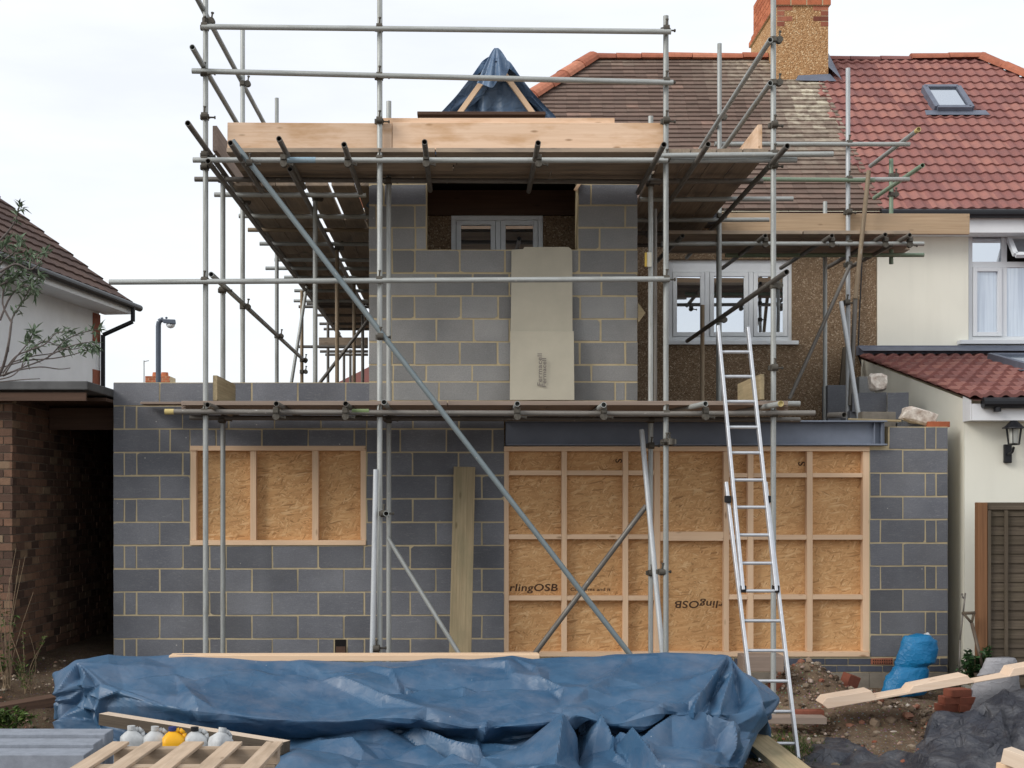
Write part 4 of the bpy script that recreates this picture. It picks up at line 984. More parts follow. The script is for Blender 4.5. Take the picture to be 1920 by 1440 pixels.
# ================================================================ GROUND
def sstep(a, w): return 1 / (1 + np.exp(-np.clip(a / w, -40, 40)))
def groundz(x, y):
    z = -.12 - .12 * np.clip(13 - y, 0, 2.5)
    z = np.where(y > 13, -.12, z)
    z = z + .30 * sstep(-3.35 - x, .12) * sstep(y - 11.3, .35)
    z = z + .36 * np.exp(-(((x - 3.2) / .36) ** 2 + ((y - 12.55) / .30) ** 2)) + .12 * np.exp(-(((x - 3.7) / .5) ** 2 + ((y - 12.0) / .3) ** 2))
    return z
def gz(x, y): return float(groundz(np.array(x, dtype=float), np.array(y, dtype=float)))
xs = list(np.arange(-6, 6.6, .09)); xs = [-300, -120, -50, -25, -14, -9] + xs + [9, 14, 25, 50, 120, 300]
ysg = list(np.arange(7.0, 13.4, .09)); ysg = [-60, -20, -5, 0, 4, 6] + ysg + [14.5, 16, 18, 22, 30, 50, 90, 180, 400]
g = MB(); nx = len(xs)
for y in ysg:
    for x in xs:
        z = gz(x, y)
        if 6.9 < y < 13.5 and -6.2 < x < 6.8:
            z += .05 * mnoise.fractal(Vector((x * 1.6, y * 1.6, 0)), .9, 2.1, 4) + .028 * mnoise.noise(Vector((x * 7, y * 7, 3))) + .016 * mnoise.noise(Vector((x * 17, y * 17, 9)))
        g.v.append((x, y, z)); g.lc.append((x, y, z))
for j in range(len(ysg) - 1):
    for i in range(nx - 1):
        a = j * nx + i; g.f.append((a, a + 1, a + nx + 1, a + nx)); g.m.append(0); g.t.append(.5)
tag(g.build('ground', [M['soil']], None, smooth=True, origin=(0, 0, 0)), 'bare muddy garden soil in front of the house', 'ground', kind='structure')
# ---------------------------------------------------------------- rubble
import bmesh
def ico(sub):
    bm = bmesh.new(); bmesh.ops.create_icosphere(bm, subdivisions=sub, radius=1); v = [x.co.copy() for x in bm.verts]; f = [tuple(q.index for q in p.verts) for p in bm.faces]; bm.free(); return v, f
ICO1 = ico(1); ICO2 = ico(2); ICO3 = ico(3)
def stone(mb, c, r, t=None, I=ICO1, rough=.35, sq=.7, m=0):
    o = Vector((rnd.uniform(0, 99),) * 3); q = Matrix.Rotation(rnd.uniform(0, 6.3), 3, 'Z'); s = Vector((rnd.uniform(.8, 1.3), rnd.uniform(.7, 1.1), rnd.uniform(.5, .9) * sq / .7))
    pts = []
    for v in I[0]:
        d = 1 + rough * mnoise.noise(v * 1.3 + o) + rough * .4 * mnoise.noise(v * 3.5 + o)
        w = q @ Vector((v.x * s.x, v.y * s.y, v.z * s.z)); pts.append(Vector(c) + w * (r * d))
    mb.add(pts, I[1], m, rnd.random() if t is None else t)
def boxchunk(mb, c, sx, sy, sz, t, m=0, tilt=.35):
    q = Matrix.Rotation(rnd.uniform(0, 6.3), 3, 'Z') @ Matrix.Rotation(rnd.uniform(-tilt, tilt), 3, 'X') @ Matrix.Rotation(rnd.uniform(-tilt, tilt), 3, 'Y')
    p = [Vector(c) + q @ Vector((x * sx / 2 * rnd.uniform(.85, 1.05), y * sy / 2 * rnd.uniform(.85, 1.05), z * sz / 2)) for x in (-1, 1) for y in (-1, 1) for z in (-1, 1)]
    mb.add(p, [(0, 1, 3, 2), (4, 6, 7, 5), (0, 4, 5, 1), (2, 3, 7, 6), (0, 2, 6, 4), (1, 5, 7, 3)], m, t)
g = MB()
for i in range(2600):
    z = rnd.random()
    if z < .55: x, y = rnd.uniform(2.2, 5.0), rnd.uniform(10.6, 12.9)
    elif z < .8: x, y = rnd.gauss(3.4, .5), rnd.gauss(12.3, .35)
    else: x, y = rnd.uniform(-4.6, -2.6), rnd.uniform(10.3, 12.9)
    r = min(.04, .005 + rnd.expovariate(1 / .0075)); stone(g, (x, y, gz(x, y) + r * .35), r, I=ICO1)
tag(g.build('rubble', [M['stone']], None, origin=(0, 0, 0)), 'small stones and broken rubble strewn over the soil', 'rubble', kind='stuff')
def chunk(px, py, Y, r, label, t=.5, sq=.7):
    c = P(px, py, Y); g = MB(); stone(g, c, r, t, ICO2, .4, sq); return tag(g.build('rubble_lump', [M['stone']], None), label, 'rubble', 'larger rubble lumps')
for i, (px, py, Y, r, t, lb) in enumerate([(1670, 1352, 11.7, .06, .35, 'brown rubble lump left of the pinkish rubble lump'), (1702, 1342, 11.75, .055, .8, 'pinkish rubble lump under the notched timber'),
                                  (1640, 1358, 11.6, .06, .4, 'leftmost grey lump of the rubble under the notched timber'), (1735, 1352, 11.7, .045, .35, 'brown rubble lump right of the pinkish one near the black membrane'),
                                  (1660, 1330, 11.9, .05, .5, 'small grey rubble lump touching the underside of the notched timber')]): chunk(px, py, Y, r, lb, t)
def brick(px, py, Y, rz, label, m='brick_red', tilt=(0, 0), size=(.215, .1025, .065), name='brick', cat='brick', group=None):
    c = P(px, py, Y); q = Matrix.Rotation(rz, 3, 'Z') @ Matrix.Rotation(tilt[0], 3, 'X') @ Matrix.Rotation(tilt[1], 3, 'Y'); g = MB()
    pts = [c + q @ Vector((a * size[0] / 2, b * size[1] / 2, d * size[2] / 2)) for a in (-1, 1) for b in (-1, 1) for d in (-1, 1)]
    g.add(pts, [(0, 1, 3, 2), (4, 6, 7, 5), (0, 4, 5, 1), (2, 3, 7, 6), (0, 2, 6, 4), (1, 5, 7, 3)], 0, rnd.uniform(.1, .6)); return tag(g.build(name, [M[m]], None, bevel=.005), label, cat, group)
brick(1592, 1281, 12.6, .5, 'upright red brick leaning on the footing between soil mound and blue sack', tilt=(.2, .3), size=(.15, .1, .17))
brick(1462, 1287, 12.5, .1, 'red brick in the soil behind the ladder rungs', size=(.2, .1, .1))
brick(1515, 1336, 11.65, .05, 'thin red brick lying behind the short grey plank by the ladder', size=(.26, .1, .05))
brick(1742, 1414, 10.95, .2, 'dusty red brick lying on the edge of the black membrane', tilt=(.1, .1), size=(.18, .1, .06))
for i, (px, py, lb) in enumerate([(1778, 1326, 'bottom left red brick of the stack under the notched timber'), (1812, 1326, 'bottom right red brick of the stack under the notched timber'), (1785, 1312, 'middle left red brick of the stack under the notched timber'), (1816, 1312, 'middle right red brick of the stack under the notched timber'), (1795, 1298, 'topmost red brick of the stack under the notched timber')]):
    brick(px, py, 11.95, R(rnd.uniform(-8, 8)) + (0 if i % 2 else .2), lb, group='stacked red bricks', size=(.2, .14, .068))
# ================================================================ CLOTH (small position based solver)
from mathutils.geometry import delaunay_2d_cdt
def facet_field(px, py, pts, hs, edges, sy):
    """piecewise linear height over a constrained triangulation: flat facets meeting in crisp creases"""
    vs = [Vector((x, y * sy)) for x, y in pts]
    ov, oe, of, orv, _, _ = delaunay_2d_cdt(vs, edges, [], 0, .5)
    hh = []
    for i, v in enumerate(ov):
        if orv[i]: hh.append(max((hs[k] for k in orv[i]), key=abs))
        else:
            dd = sorted(range(len(vs)), key=lambda k: (vs[k] - v).length_squared)[:2]; hh.append(sum(hs[k] for k in dd) / 2)
    out = np.zeros(px.shape); X = px; Y = py * sy
    for f in of:
        A_, B_, C_ = [ov[k] for k in f[:3]]; den = (B_.y - C_.y) * (A_.x - C_.x) + (C_.x - B_.x) * (A_.y - C_.y)
        if abs(den) < 1e-6: continue
        m = (X >= min(A_.x, B_.x, C_.x)) & (X <= max(A_.x, B_.x, C_.x)) & (Y >= min(A_.y, B_.y, C_.y)) & (Y <= max(A_.y, B_.y, C_.y))
        if not m.any(): continue
        xx = X[m]; yy = Y[m]; l1 = ((B_.y - C_.y) * (xx - C_.x) + (C_.x - B_.x) * (yy - C_.y)) / den; l2 = ((C_.y - A_.y) * (xx - C_.x) + (A_.x - C_.x) * (yy - C_.y)) / den; l3 = 1 - l1 - l2
        ins = (l1 >= -1e-6) & (l2 >= -1e-6) & (l3 >= -1e-6); t = out[m]; t = np.where(ins, l1 * hh[f[0]] + l2 * hh[f[1]] + l3 * hh[f[2]], t); out[m] = t
    return out
def net_cloth(name, cols, nu, nv, folds, seed, amp=.03, cell=(.55, .28), ncell=150, ku=5, kv=3, mask=None, mat='tarp', noise_amp=.02, fine=.26, fs=1.35):
    """loft a crumpled sheet through columns of (px, row, depth) points; folds = sharp creases in the sheet"""
    A = np.array([[tuple(P(*q)) for q in col] for col in cols])          # (ncol, nrow, 3)
    def resample(Z, n, wts):
        s = np.concatenate([[0], np.cumsum(wts)]); s = s / s[-1]; t = np.linspace(0, 1, n); out = np.zeros((n,) + Z.shape[1:])
        for i, tt in enumerate(t):
            k = min(np.searchsorted(s, tt, 'right') - 1, len(s) - 2); f = (tt - s[k]) / (s[k + 1] - s[k]); out[i] = Z[k] * (1 - f) + Z[k + 1] * f
        return out
    wr = np.linalg.norm(np.diff(A, axis=1), axis=-1).mean(0) + .03; wc = np.linalg.norm(np.diff(A, axis=0), axis=-1).mean(1) + .02
    S = resample(A, nu, wc); S = resample(np.swapaxes(S, 0, 1), nv, wr)    # (nv, nu, 3)
    def smooth(Z, k, ax):
        for _ in range(2):
            Zp = np.concatenate([np.repeat(np.take(Z, [0], ax), k, ax), Z, np.repeat(np.take(Z, [-1], ax), k, ax)], ax); acc = 0
            for o in range(2 * k + 1): acc = acc + np.take(Zp, range(o, o + Z.shape[ax]), ax)
            Z = acc / (2 * k + 1)
        return Z
    S = smooth(smooth(S, ku, 1), kv, 0)
    N = np.cross(np.gradient(S, axis=1), np.gradient(S, axis=0)); N = N / (np.linalg.norm(N, axis=-1, keepdims=True) + 1e-9)
    if N[..., 2].mean() < 0: N = -N
    h = np.zeros(S.shape[:2]); px = CX + S[..., 0] * F / S[..., 1]; py = HY - (S[..., 2] - EYE) * F / S[..., 1]
    q = np.random.default_rng(seed)
    x0_, x1_, y0_, y1_ = px.min() - 60, px.max() + 60, py.min() - 40, py.max() + 40
    for (n_, am_, sy_, fl) in ((ncell, amp, cell[0], folds), (ncell * 4, amp * fine, cell[1], [])):
        pts = []; hs = []; ed = []
        for (amp_, w, pl) in fl:
            amp_ *= fs; w *= .8
            k0 = len(pts); m_ = len(pl)
            for i, (x, y) in enumerate(pl):
                x2, y2 = pl[min(i + 1, m_ - 1)]; x3, y3 = pl[max(i - 1, 0)]; dx, dy = x2 - x3, y2 - y3; L_ = math.hypot(dx, dy); nxn, nyn = -dy / L_, dx / L_
                e = .35 if i in (0, m_ - 1) else 1
                pts.append((x, y)); hs.append(amp_ * e)
                if i: ed.append((len(pts) - 4, len(pts) - 1))
                sg = 1 if nyn > 0 else -1
                pts.append((x + nxn * w * 1.2 * -sg, y + nyn * w * 1.2 * -sg)); hs.append(amp_ * .08); pts.append((x + nxn * w * .6 * sg, y + nyn * w * .6 * sg)); hs.append(-amp_ * .3)
        fixed = list(pts)
        tries = 0; R_ = math.sqrt((x1_ - x0_) * (y1_ - y0_) * sy_ / n_) * .62; rp_ = []
        while len(rp_) < n_ and tries < n_ * 30:
            tries += 1; x, y = q.uniform(x0_, x1_), q.uniform(y0_, y1_)
            if any((x - a_) ** 2 + ((y - b_) * sy_) ** 2 < R_ * R_ for a_, b_ in rp_): continue
            if any((x - a_) ** 2 + ((y - b_) * sy_) ** 2 < (R_ * .45) ** 2 for a_, b_ in fixed): continue
            rp_.append((x, y)); pts.append((x, y)); hs.append(q.normal() * am_)
        h += facet_field(px, py, pts, hs, ed, sy_)
    hp = np.pad(h, 1, mode='edge'); h = (hp[:-2, 1:-1] + hp[2:, 1:-1] + hp[1:-1, :-2] + hp[1:-1, 2:] + 8 * h) / 12
    for j in range(nv):
        for i in range(nu):
            x, y, z = S[j, i]; h[j, i] += noise_amp * mnoise.fractal(Vector((x * 1.7, y * 2.6, z * 3 + seed)), .9, 2., 3)
    S = S + N * h[..., None]
    g = MB(); g.v = [tuple(t) for t in S.reshape(-1, 3)]; g.lc = list(g.v)
    cxp = px[:-1, :-1]; cyp = py[:-1, :-1]
    for j in range(nv - 1):
        for i in range(nu - 1):
            if mask is not None and mask(cxp[j, i], cyp[j, i]): continue
            a_ = j * nu + i; g.f.append((a_, a_ + 1, a_ + nu + 1, a_ + nu)); g.m.append(0); g.t.append(.5)
    o = g.build(name, [M[mat]], None, smooth=True); o.data.set_sharp_from_angle(angle=R(11)); return o
def cloth_obj(p, name, mat, parent=None, sub=1):
    ny, nx = p.shape[:2]; g = MB(); g.v = [tuple(q) for q in p.reshape(-1, 3)]; g.lc = list(g.v)
    for j in range(ny - 1):
        for i in range(nx - 1):
            a = j * nx + i; g.f.append((a, a + 1, a + nx + 1, a + nx)); g.m.append(0); g.t.append(.5)
    o = g.build(name, [mat], parent, smooth=True)
    if sub: s = o.modifiers.new('sub', 'SUBSURF'); s.levels = sub; s.render_levels = sub
    return o
# rows: back foot, top edge, mid slope, lip, recess, lower tier, front foot
def tc_(px, r1, r2, r3, r4, r5, Y=(10.9, 10.5, 10.0, 9.5, 9.82, 8.7, 8.2), dx=(0,) * 7):
    return [(px + dx[0], HY + 2.12 * F / Y[0], Y[0]), (px + dx[1], r1 - 4, Y[1]), (px + dx[2], r2, Y[2]), (px + dx[3], r3, Y[3]), (px + dx[4], r4, Y[4]), (px + dx[5], r5, Y[5]), (px + dx[6], max(r5 + 25, HY + 2.1 * F / Y[6]), Y[6])]
YL_ = (10.9, 10.45, 10.2, 9.95, 9.9, 9.8, 9.7)
TC = [tc_(112, 1300, 1310, 1320, 1350, 1400, (10.9, 10.8, 10.7, 10.6, 10.6, 10.5, 10.5)), tc_(104, 1262, 1280, 1296, 1345, 1400, YL_), tc_(140, 1240, 1262, 1280, 1350, 1410, YL_), tc_(188, 1233, 1262, 1286, 1360, 1425, (10.9, 10.5, 10.15, 9.88, 9.9, 9.7, 9.6)),
      tc_(230, 1231, 1268, 1302, 1372, 1440, (10.9, 10.5, 10.1, 9.75, 9.85, 9.2, 8.6)), tc_(330, 1226, 1282, 1328, 1400, 1470), tc_(470, 1235, 1290, 1345, 1395, 1440), tc_(560, 1238, 1296, 1352, 1384, 1420), tc_(640, 1240, 1298, 1352, 1374, 1445),
      tc_(720, 1239, 1294, 1347, 1370, 1450), tc_(800, 1237, 1294, 1352, 1374, 1460), tc_(880, 1236, 1300, 1368, 1388, 1455), tc_(960, 1234, 1296, 1362, 1384, 1450), tc_(1030, 1233, 1292, 1356, 1374, 1445), tc_(1080, 1232, 1290, 1340, 1360, 1450),
      tc_(1150, 1231, 1292, 1362, 1376, 1450), tc_(1240, 1230, 1282, 1340, 1366, 1440), tc_(1310, 1230, 1280, 1338, 1366, 1430), tc_(1350, 1231, 1282, 1340, 1366, 1440, (10.9, 10.4, 10.0, 9.6, 9.66, 9.0, 8.7)),
      [(1380, 1420, 10.9), (1378, 1242, 10.35), (1392, 1290, 10.0), (1385, 1335, 9.7), (1372, 1372, 9.7), (1350, 1440, 9.2), (1340, 1500, 9.0)],
      [(1410, 1420, 10.9), (1408, 1260, 10.3), (1430, 1302, 10.0), (1424, 1335, 9.8), (1405, 1375, 9.75), (1378, 1440, 9.4), (1366, 1505, 9.2)],
      [(1440, 1420, 10.9), (1442, 1290, 10.25), (1464, 1316, 10.0), (1452, 1340, 9.9), (1432, 1372, 9.85), (1404, 1436, 9.6), (1392, 1500, 9.5)],
      [(1430, 1420, 10.9), (1440, 1300, 10.5), (1455, 1326, 10.5), (1445, 1350, 10.5), (1425, 1380, 10.4), (1400, 1440, 10.3), (1390, 1480, 10.2)]]
TF = [(.05, 26, [(345, 1288), (362, 1320), (380, 1345)]), (.045, 22, [(560, 1242), (640, 1282), (720, 1312), (800, 1340), (890, 1362)]), (-.03, 14, [(520, 1262), (600, 1272), (680, 1262)]), (-.03, 12, [(720, 1312), (760, 1296), (800, 1288), (870, 1288)]),
      (-.035, 14, [(865, 1304), (900, 1294), (960, 1290), (1030, 1292)]), (.04, 26, [(1005, 1250), (1012, 1280), (1060, 1300), (1055, 1340)]), (-.03, 12, [(1115, 1335), (1150, 1318), (1180, 1310)]), (-.03, 10, [(1205, 1290), (1240, 1272)]),
      (.075, 24, [(1362, 1236), (1345, 1270), (1310, 1320), (1290, 1350)]), (-.05, 18, [(1358, 1250), (1335, 1300), (1330, 1345)]), (.07, 20, [(1368, 1240), (1368, 1275), (1345, 1340)]), (.06, 20, [(1370, 1242), (1410, 1300), (1420, 1330), (1395, 1395), (1380, 1440)]),
      (-.06, 22, [(1385, 1275), (1395, 1310), (1370, 1350)]), (.07, 16, [(1165, 1374), (1205, 1350), (1250, 1334), (1290, 1322)]), (-.05, 16, [(1170, 1384), (1240, 1362), (1262, 1340)]),
      (.17, 34, [(1078, 1352), (1062, 1400), (1040, 1450)]), (.15, 30, [(1080, 1352), (1120, 1388), (1190, 1415), (1240, 1450)]), (-.12, 12, [(1080, 1358), (1088, 1395), (1100, 1450)]), (.06, 16, [(1100, 1362), (1150, 1400), (1155, 1420)]), (.06, 18, [(1150, 1412), (1165, 1395), (1220, 1405)]),
      (.13, 24, [(1205, 1402), (1260, 1382), (1320, 1380), (1352, 1386), (1385, 1408)]), (-.05, 20, [(1230, 1420), (1300, 1420), (1350, 1430)]), (.06, 14, [(1352, 1386), (1362, 1440)]),
      (.06, 22, [(560, 1378), (700, 1376), (780, 1384), (840, 1405), (900, 1418), (970, 1420)]), (-.07, 16, [(740, 1376), (800, 1396), (850, 1412), (900, 1420), (970, 1400)]), (.06, 14, [(915, 1356), (900, 1385), (896, 1402)]), (-.05, 18, [(560, 1400), (640, 1410), (720, 1414), (800, 1430), (940, 1440)]),
      (.06, 16, [(600, 1395), (660, 1402), (680, 1412)]), (.06, 14, [(110, 1300), (150, 1260), (165, 1290), (160, 1330)]), (-.06, 14, [(155, 1290), (140, 1320), (110, 1345)]), (.05, 12, [(165, 1300), (185, 1330), (190, 1370)]), (.05, 14, [(190, 1286), (195, 1310), (190, 1350)]), (-.03, 12, [(230, 1290), (330, 1318), (420, 1342)]),
      (.03, 18, [(700, 1250), (735, 1262), (750, 1300)]), (-.025, 12, [(480, 1252), (560, 1262), (640, 1258)]), (.03, 16, [(900, 1240), (950, 1250), (960, 1270)]), (-.02, 10, [(330, 1262), (360, 1270), (390, 1268)]), (.035, 16, [(1180, 1236), (1140, 1280), (1100, 1300), (1050, 1330)])]
tag(net_cloth('tarpaulin', TC, 520, 250, TF, 5, amp=.034, cell=(2.8, 1.8), ncell=70, ku=4, kv=2, noise_amp=.010), 'long crumpled blue tarpaulin draped over a pile of materials in the foreground', 'tarpaulin')
def heap_box(name, x0, x1, y0, y1, z0, z1): pass
# plank lying on top of the tarpaulin
def plank(name, label, p0, p1, w, h, m, cat='plank', group=None, up=(0, 0, 1), t=None, bev=.004):
    g = MB(); g.beam(p0, p1, w, h, up, t=rnd.uniform(.4, .6) if t is None else t); return tag(g.build(name, [M[m]], None, bevel=bev), label, cat, group)
plank('plank', 'long pale plank lying along the top of the blue tarpaulin', P(320, 1232.5, 10.5), P(1010, 1231, 10.62), .16, .048, 'pine', t=.55)
# timber beam resting across the front of the tarpaulin
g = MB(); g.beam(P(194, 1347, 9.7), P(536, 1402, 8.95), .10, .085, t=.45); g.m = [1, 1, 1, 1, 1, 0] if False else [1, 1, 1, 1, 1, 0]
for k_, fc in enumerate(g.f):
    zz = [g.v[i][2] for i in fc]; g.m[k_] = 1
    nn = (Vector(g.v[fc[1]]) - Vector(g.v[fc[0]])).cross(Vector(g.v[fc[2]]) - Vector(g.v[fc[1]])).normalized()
    if abs(nn.z) > .9: g.m[k_] = 0  # shade painted in: darker wood on sides and ends, pale wood on top
tag(g.build('timber_beam', [M['pine_pale'], M['oldwood']], None, bevel=.003), 'pale squared timber lying slantwise in front of the blue tarpaulin behind the containers', 'timber')  # oldwood here is the painted shade of the sides and ends
# ---------------------------------------------------------------- black membrane
def mc_(px, r1, Y1, dx=0, r2=None, r3=None): 
    r2 = r2 or r1 + (1450 - r1) * .3; r3 = r3 or r1 + (1450 - r1) * .62
    return [(px, HY + (EYE - gz(XA(px, Y1 + .3), Y1 + .3) + .05) * F / (Y1 + .3), Y1 + .3), (px, r1, Y1), (px + dx * .3, r2, Y1 - (Y1 - 10.1) * .3), (px + dx * .6, r3, Y1 - (Y1 - 10.1) * .62), (px + dx, 1450, 10.1), (px + dx * 1.2, 1520, 9.2)]
MC = [mc_(1494, 1429, 11.0, 0), mc_(1530, 1402, 11.2), mc_(1560, 1385, 11.25), mc_(1604, 1394, 11.2), mc_(1642, 1407, 11.1), mc_(1700, 1410, 11.1), mc_(1728, 1390, 11.2), mc_(1746, 1362, 11.4), mc_(1766, 1346, 11.5, 0, 1370, 1410), mc_(1802, 1335, 11.55, 0, 1362, 1402), mc_(1850, 1306, 11.6, 0, 1345, 1400), mc_(1900, 1285, 11.6, 0, 1330, 1392), mc_(1960, 1278, 11.6, 0, 1325, 1390), mc_(2040, 1276, 11.6, 0, 1325, 1390)]
MF = [(.10, 18, [(1740, 1385), (1765, 1352), (1800, 1345)]), (.08, 16, [(1800, 1350), (1850, 1330), (1900, 1330)]), (-.08, 18, [(1760, 1380), (1820, 1372), (1880, 1385)]), (.08, 18, [(1735, 1400), (1800, 1388), (1850, 1402)]), (.09, 16, [(1885, 1300), (1880, 1350), (1860, 1400)]), (-.06, 14, [(1900, 1320), (1895, 1370), (1905, 1420)]),
      (.06, 12, [(1500, 1430), (1550, 1415), (1620, 1420)]), (-.05, 14, [(1560, 1400), (1600, 1412), (1660, 1425)]), (.06, 14, [(1600, 1425), (1680, 1418), (1740, 1432), (1800, 1438)]), (.06, 12, [(1840, 1420), (1870, 1405), (1890, 1380)])]
tag(net_cloth('membrane_sheet', MC, 260, 150, MF, 11, amp=.03, cell=(1.4, 1.2), ncell=110, ku=3, kv=2, mat='membrane', noise_amp=.02, fine=.28, fs=1.), 'crumpled dusty black membrane sheet heaped on the soil at bottom right', 'sheet')
plank('timber_offcut', 'short pale timber offcut lying on the soil in a gap of the black membrane', P(1772, 1431, 10.75), P(1828, 1436, 10.75), .07, .06, 'pine_pale', 'timber')
g = MB(); g.beam(P(1886, 1415, 9.6), P(1990, 1455, 9.3), .12, .11); tag(g.build('timber_offcut', [M['pine_pale']], None, bevel=.004), 'pale squared timber end entering at the bottom right corner, upper of two', 'timber')
plank('timber_offcut', 'reddish timber end at the bottom right corner, lower of two', P(1875, 1437, 9.7), P(1960, 1460, 9.4), .10, .07, 'pine', 'timber')
# ---------------------------------------------------------------- notched timber (stepped profile)
Yn = 11.5
top = [(1541, 1320), (1550, 1309), (1634, 1295), (1642, 1308), (1704, 1297), (1713, 1286), (1814, 1266), (1826, 1280), (1893, 1267), (1901, 1253), (2010, 1234)]
bot = [(2010, 1249), (1552, 1329)]
g = MB(); poly = [(XA(a, Yn), ZA(b, Yn)) for a, b in bot[::-1]] + [(XA(a, Yn), ZA(b, Yn)) for a, b in top[::-1]]
g.prism(poly, Yn, Yn + .22)
tag(g.build('notched_timber', [M['pine2']], None, bevel=.004), 'long pale notched timber with stepped edge propped over the rubble and bricks', 'timber')
plank('plank', 'short grey plank on the ground behind the foot of the ladder', P(1432, 1348, 11.5), P(1546, 1349, 11.5), .16, .06, 'greywood', t=.7)
plank('plank', 'thick pale plank running out from under the blue tarpaulin beside the ladder foot', P(1398, 1372, 10.9), P(1512, 1463, 9.25), .23, .05, 'weathered', t=1.0)
g = MB(); g.box(XA(1393, 12.2), XA(1470, 12.2), 12.2, 12.45, ZA(1266, 12.2) + .03, ZA(1230, 12.2)); tag(g.build('board', [M['greywood']], None, bevel=.004), 'wide pale board on edge behind the ladder at the foot of the doorway', 'board')
plank('plank', 'weathered plank leaning upright against the blockwork left of the doorway', P(862, 1262, 12.55), P(871, 876, 12.93), .21, .045, 'weathered', up=(0, 1, 0), t=.5)
plank('plank', 'dusty brown plank edging the soil at far left', P(-60, 1340, 11.3), P(103, 1312, 11.7), .2, .08, 'darkwood', t=.95)
plank('plank', 'dark grey board leaning on the pebbledash behind the right hand scaffold', P(1580, 800, 15.6), P(1592, 655, 16.3), .16, .04, 'oldwood', up=(0, 1, 0), t=.1)
plank('plank', 'thin brown plank lying behind the upper toe board under the roof tarpaulin', P(783, 217.5, 12.4), P(1022, 218, 12.4), .2, .03, 'darkwood', t=.9)
# cement boards leaning on the upper blockwork
cb = None
def leanboard(label, x0, x1, y0, y1, Ya, Yb_, notch=None):
    g = MB(); a, b, c, d = P(x0, y1, Ya), P(x1, y1, Ya), P(x1 - 1, y0, Yb_), P(x0 + 1, y0, Yb_); n = Vector((0, .022, 0)); N_ = Vector((0, -.0, 0))
    pts = [a, b] + ([c] if notch is None else [P(x1 - 1, y0 + 6, Yb_), P(x1 - 8, y0, Yb_)]) + ([d] if notch is None else [P(x0 + 26, y0, Yb_), P(x0 + 24, y0 + 4, Yb_), P(x0 + 2, y0 + 5, Yb_)])
    k = len(pts); g.add(pts + [p + n for p in pts], [tuple(range(k)), tuple(reversed(range(k, 2 * k)))] + [(i, i + k, (i + 1) % k + k, (i + 1) % k) for i in range(k)])
    return tag(g.build('cement_board', [M['cement']], None, bevel=.002), label, 'board')
leanboard('tall pale cement board leaning on the upper blockwork behind the printed one', 957, 1074, 463, 745, 12.86, 12.96, 1)
c2 = leanboard('lower pale cement board with vertical printing leaning on the upper blockwork', 956, 1077, 621, 750, 12.80, 12.86)
def l2(txt, px, py, size, Y): return lettering(txt, px, py, size, c2, M['ink_grey'], Y, rot=R(90), sx=1.25)
l2('Fermacell', 1016, 724, .062, 12.796); l2('Fermacell', 1024, 726, .055, 12.796)
c2.children[0].rotation_euler = (0, 0, 0)
g = MB(); g.prism([(XA(1197, 12.95), ZA(605, 12.95)), (XA(1197, 12.95), ZA(567, 12.95)), (XA(1211, 12.95), ZA(586, 12.95))], 12.97, 12.985); tag(g.build('timber_offcut', [M['weathered']], None), 'small triangular timber offcut sticking out from the right edge of the upper blockwork', 'timber')
# ---------------------------------------------------------------- loose blocks on the return wall
def lblock(px0, px1, py0, py1, Y, d, label, m='block', rz=0):
    g = MB(); x0, x1, z0, z1 = XA(px0, Y), XA(px1, Y), ZA(py1, Y), ZA(py0, Y); c = Vector(((x0 + x1) / 2, Y + d / 2, 0)); q = Matrix.Rotation(rz, 3, 'Z')
    pts = [c + q @ Vector((a * (x1 - x0) / 2, b * d / 2, 0)) + Vector((0, 0, z)) for a in (-1, 1) for b in (-1, 1) for z in (z0, z1)]
    g.add(pts, [(0, 1, 3, 2), (4, 6, 7, 5), (0, 4, 5, 1), (2, 3, 7, 6), (0, 2, 6, 4), (1, 5, 7, 3)], 0, .45); return tag(g.build('concrete_block', [M[m]], None, bevel=.004), label, 'block', 'loose blocks on the return wall')
lblock(1552, 1590, 722, 790, 15.3, .25, 'dark blocks stacked behind the leaning tubes left of the broken plaster lump')
lblock(1592, 1650, 770, 802, 14.3, .3, 'long grey block at the bottom of the loose stack behind the steel beam end', rz=.05)
lblock(1606, 1668, 736, 772, 14.2, .3, 'grey block directly under the upright broken plaster lump', 'block', -.25)
lblock(1611, 1640, 706, 737, 14.6, .12, 'small grey block half hidden behind the upright broken plaster lump', 'block2')
lblock(1671, 1709, 736, 786, 14.0, .22, 'grey block standing alone right of the stack against the cream wall', 'block', -.3)
lblock(1615, 1680, 772, 800, 13.6, .12, 'flat mortar-smeared block beside the steel beam end', 'concrete', .1)
def lump(px, py, Y, rx, ry, rz_, label, seed, rot=0):
    c = P(px, py, Y); o = Vector((seed, seed * 2.1, 5)); g = MB(); pts = []
    for v in ICO2[0]:
        w = Vector((max(-.7, min(.7, v.x)), max(-.7, min(.7, v.y)), max(-.65, min(.7, v.z)))) * 1.3
        d = 1 + .22 * mnoise.noise(v * 1.7 + o) + .12 * mnoise.noise(v * 4.5 + o) + .06 * mnoise.noise(v * 10 + o)
        w = Matrix.Rotation(rot, 3, 'Y') @ Vector((w.x * rx, w.y * ry, w.z * rz_)); pts.append(c + w * d)
    g.add(pts, ICO2[1]); return tag(g.build('plaster_lump', [M['plaster']], None), label, 'rubble')
lump(1645, 717, 14.2, .10, .08, .10, 'upright broken plaster lump standing on a grey block', 3.3)
lump(1722, 781, 13.15, .19, .1, .085, 'long brown and white plaster lump lying on top of the right blockwork pier', 8.8, .25)
brick(1757, 796, 13.1, 0, 'flat orange brick slip on the top right corner of the blockwork pier', m='brick_orange', size=(.22, .1, .055))
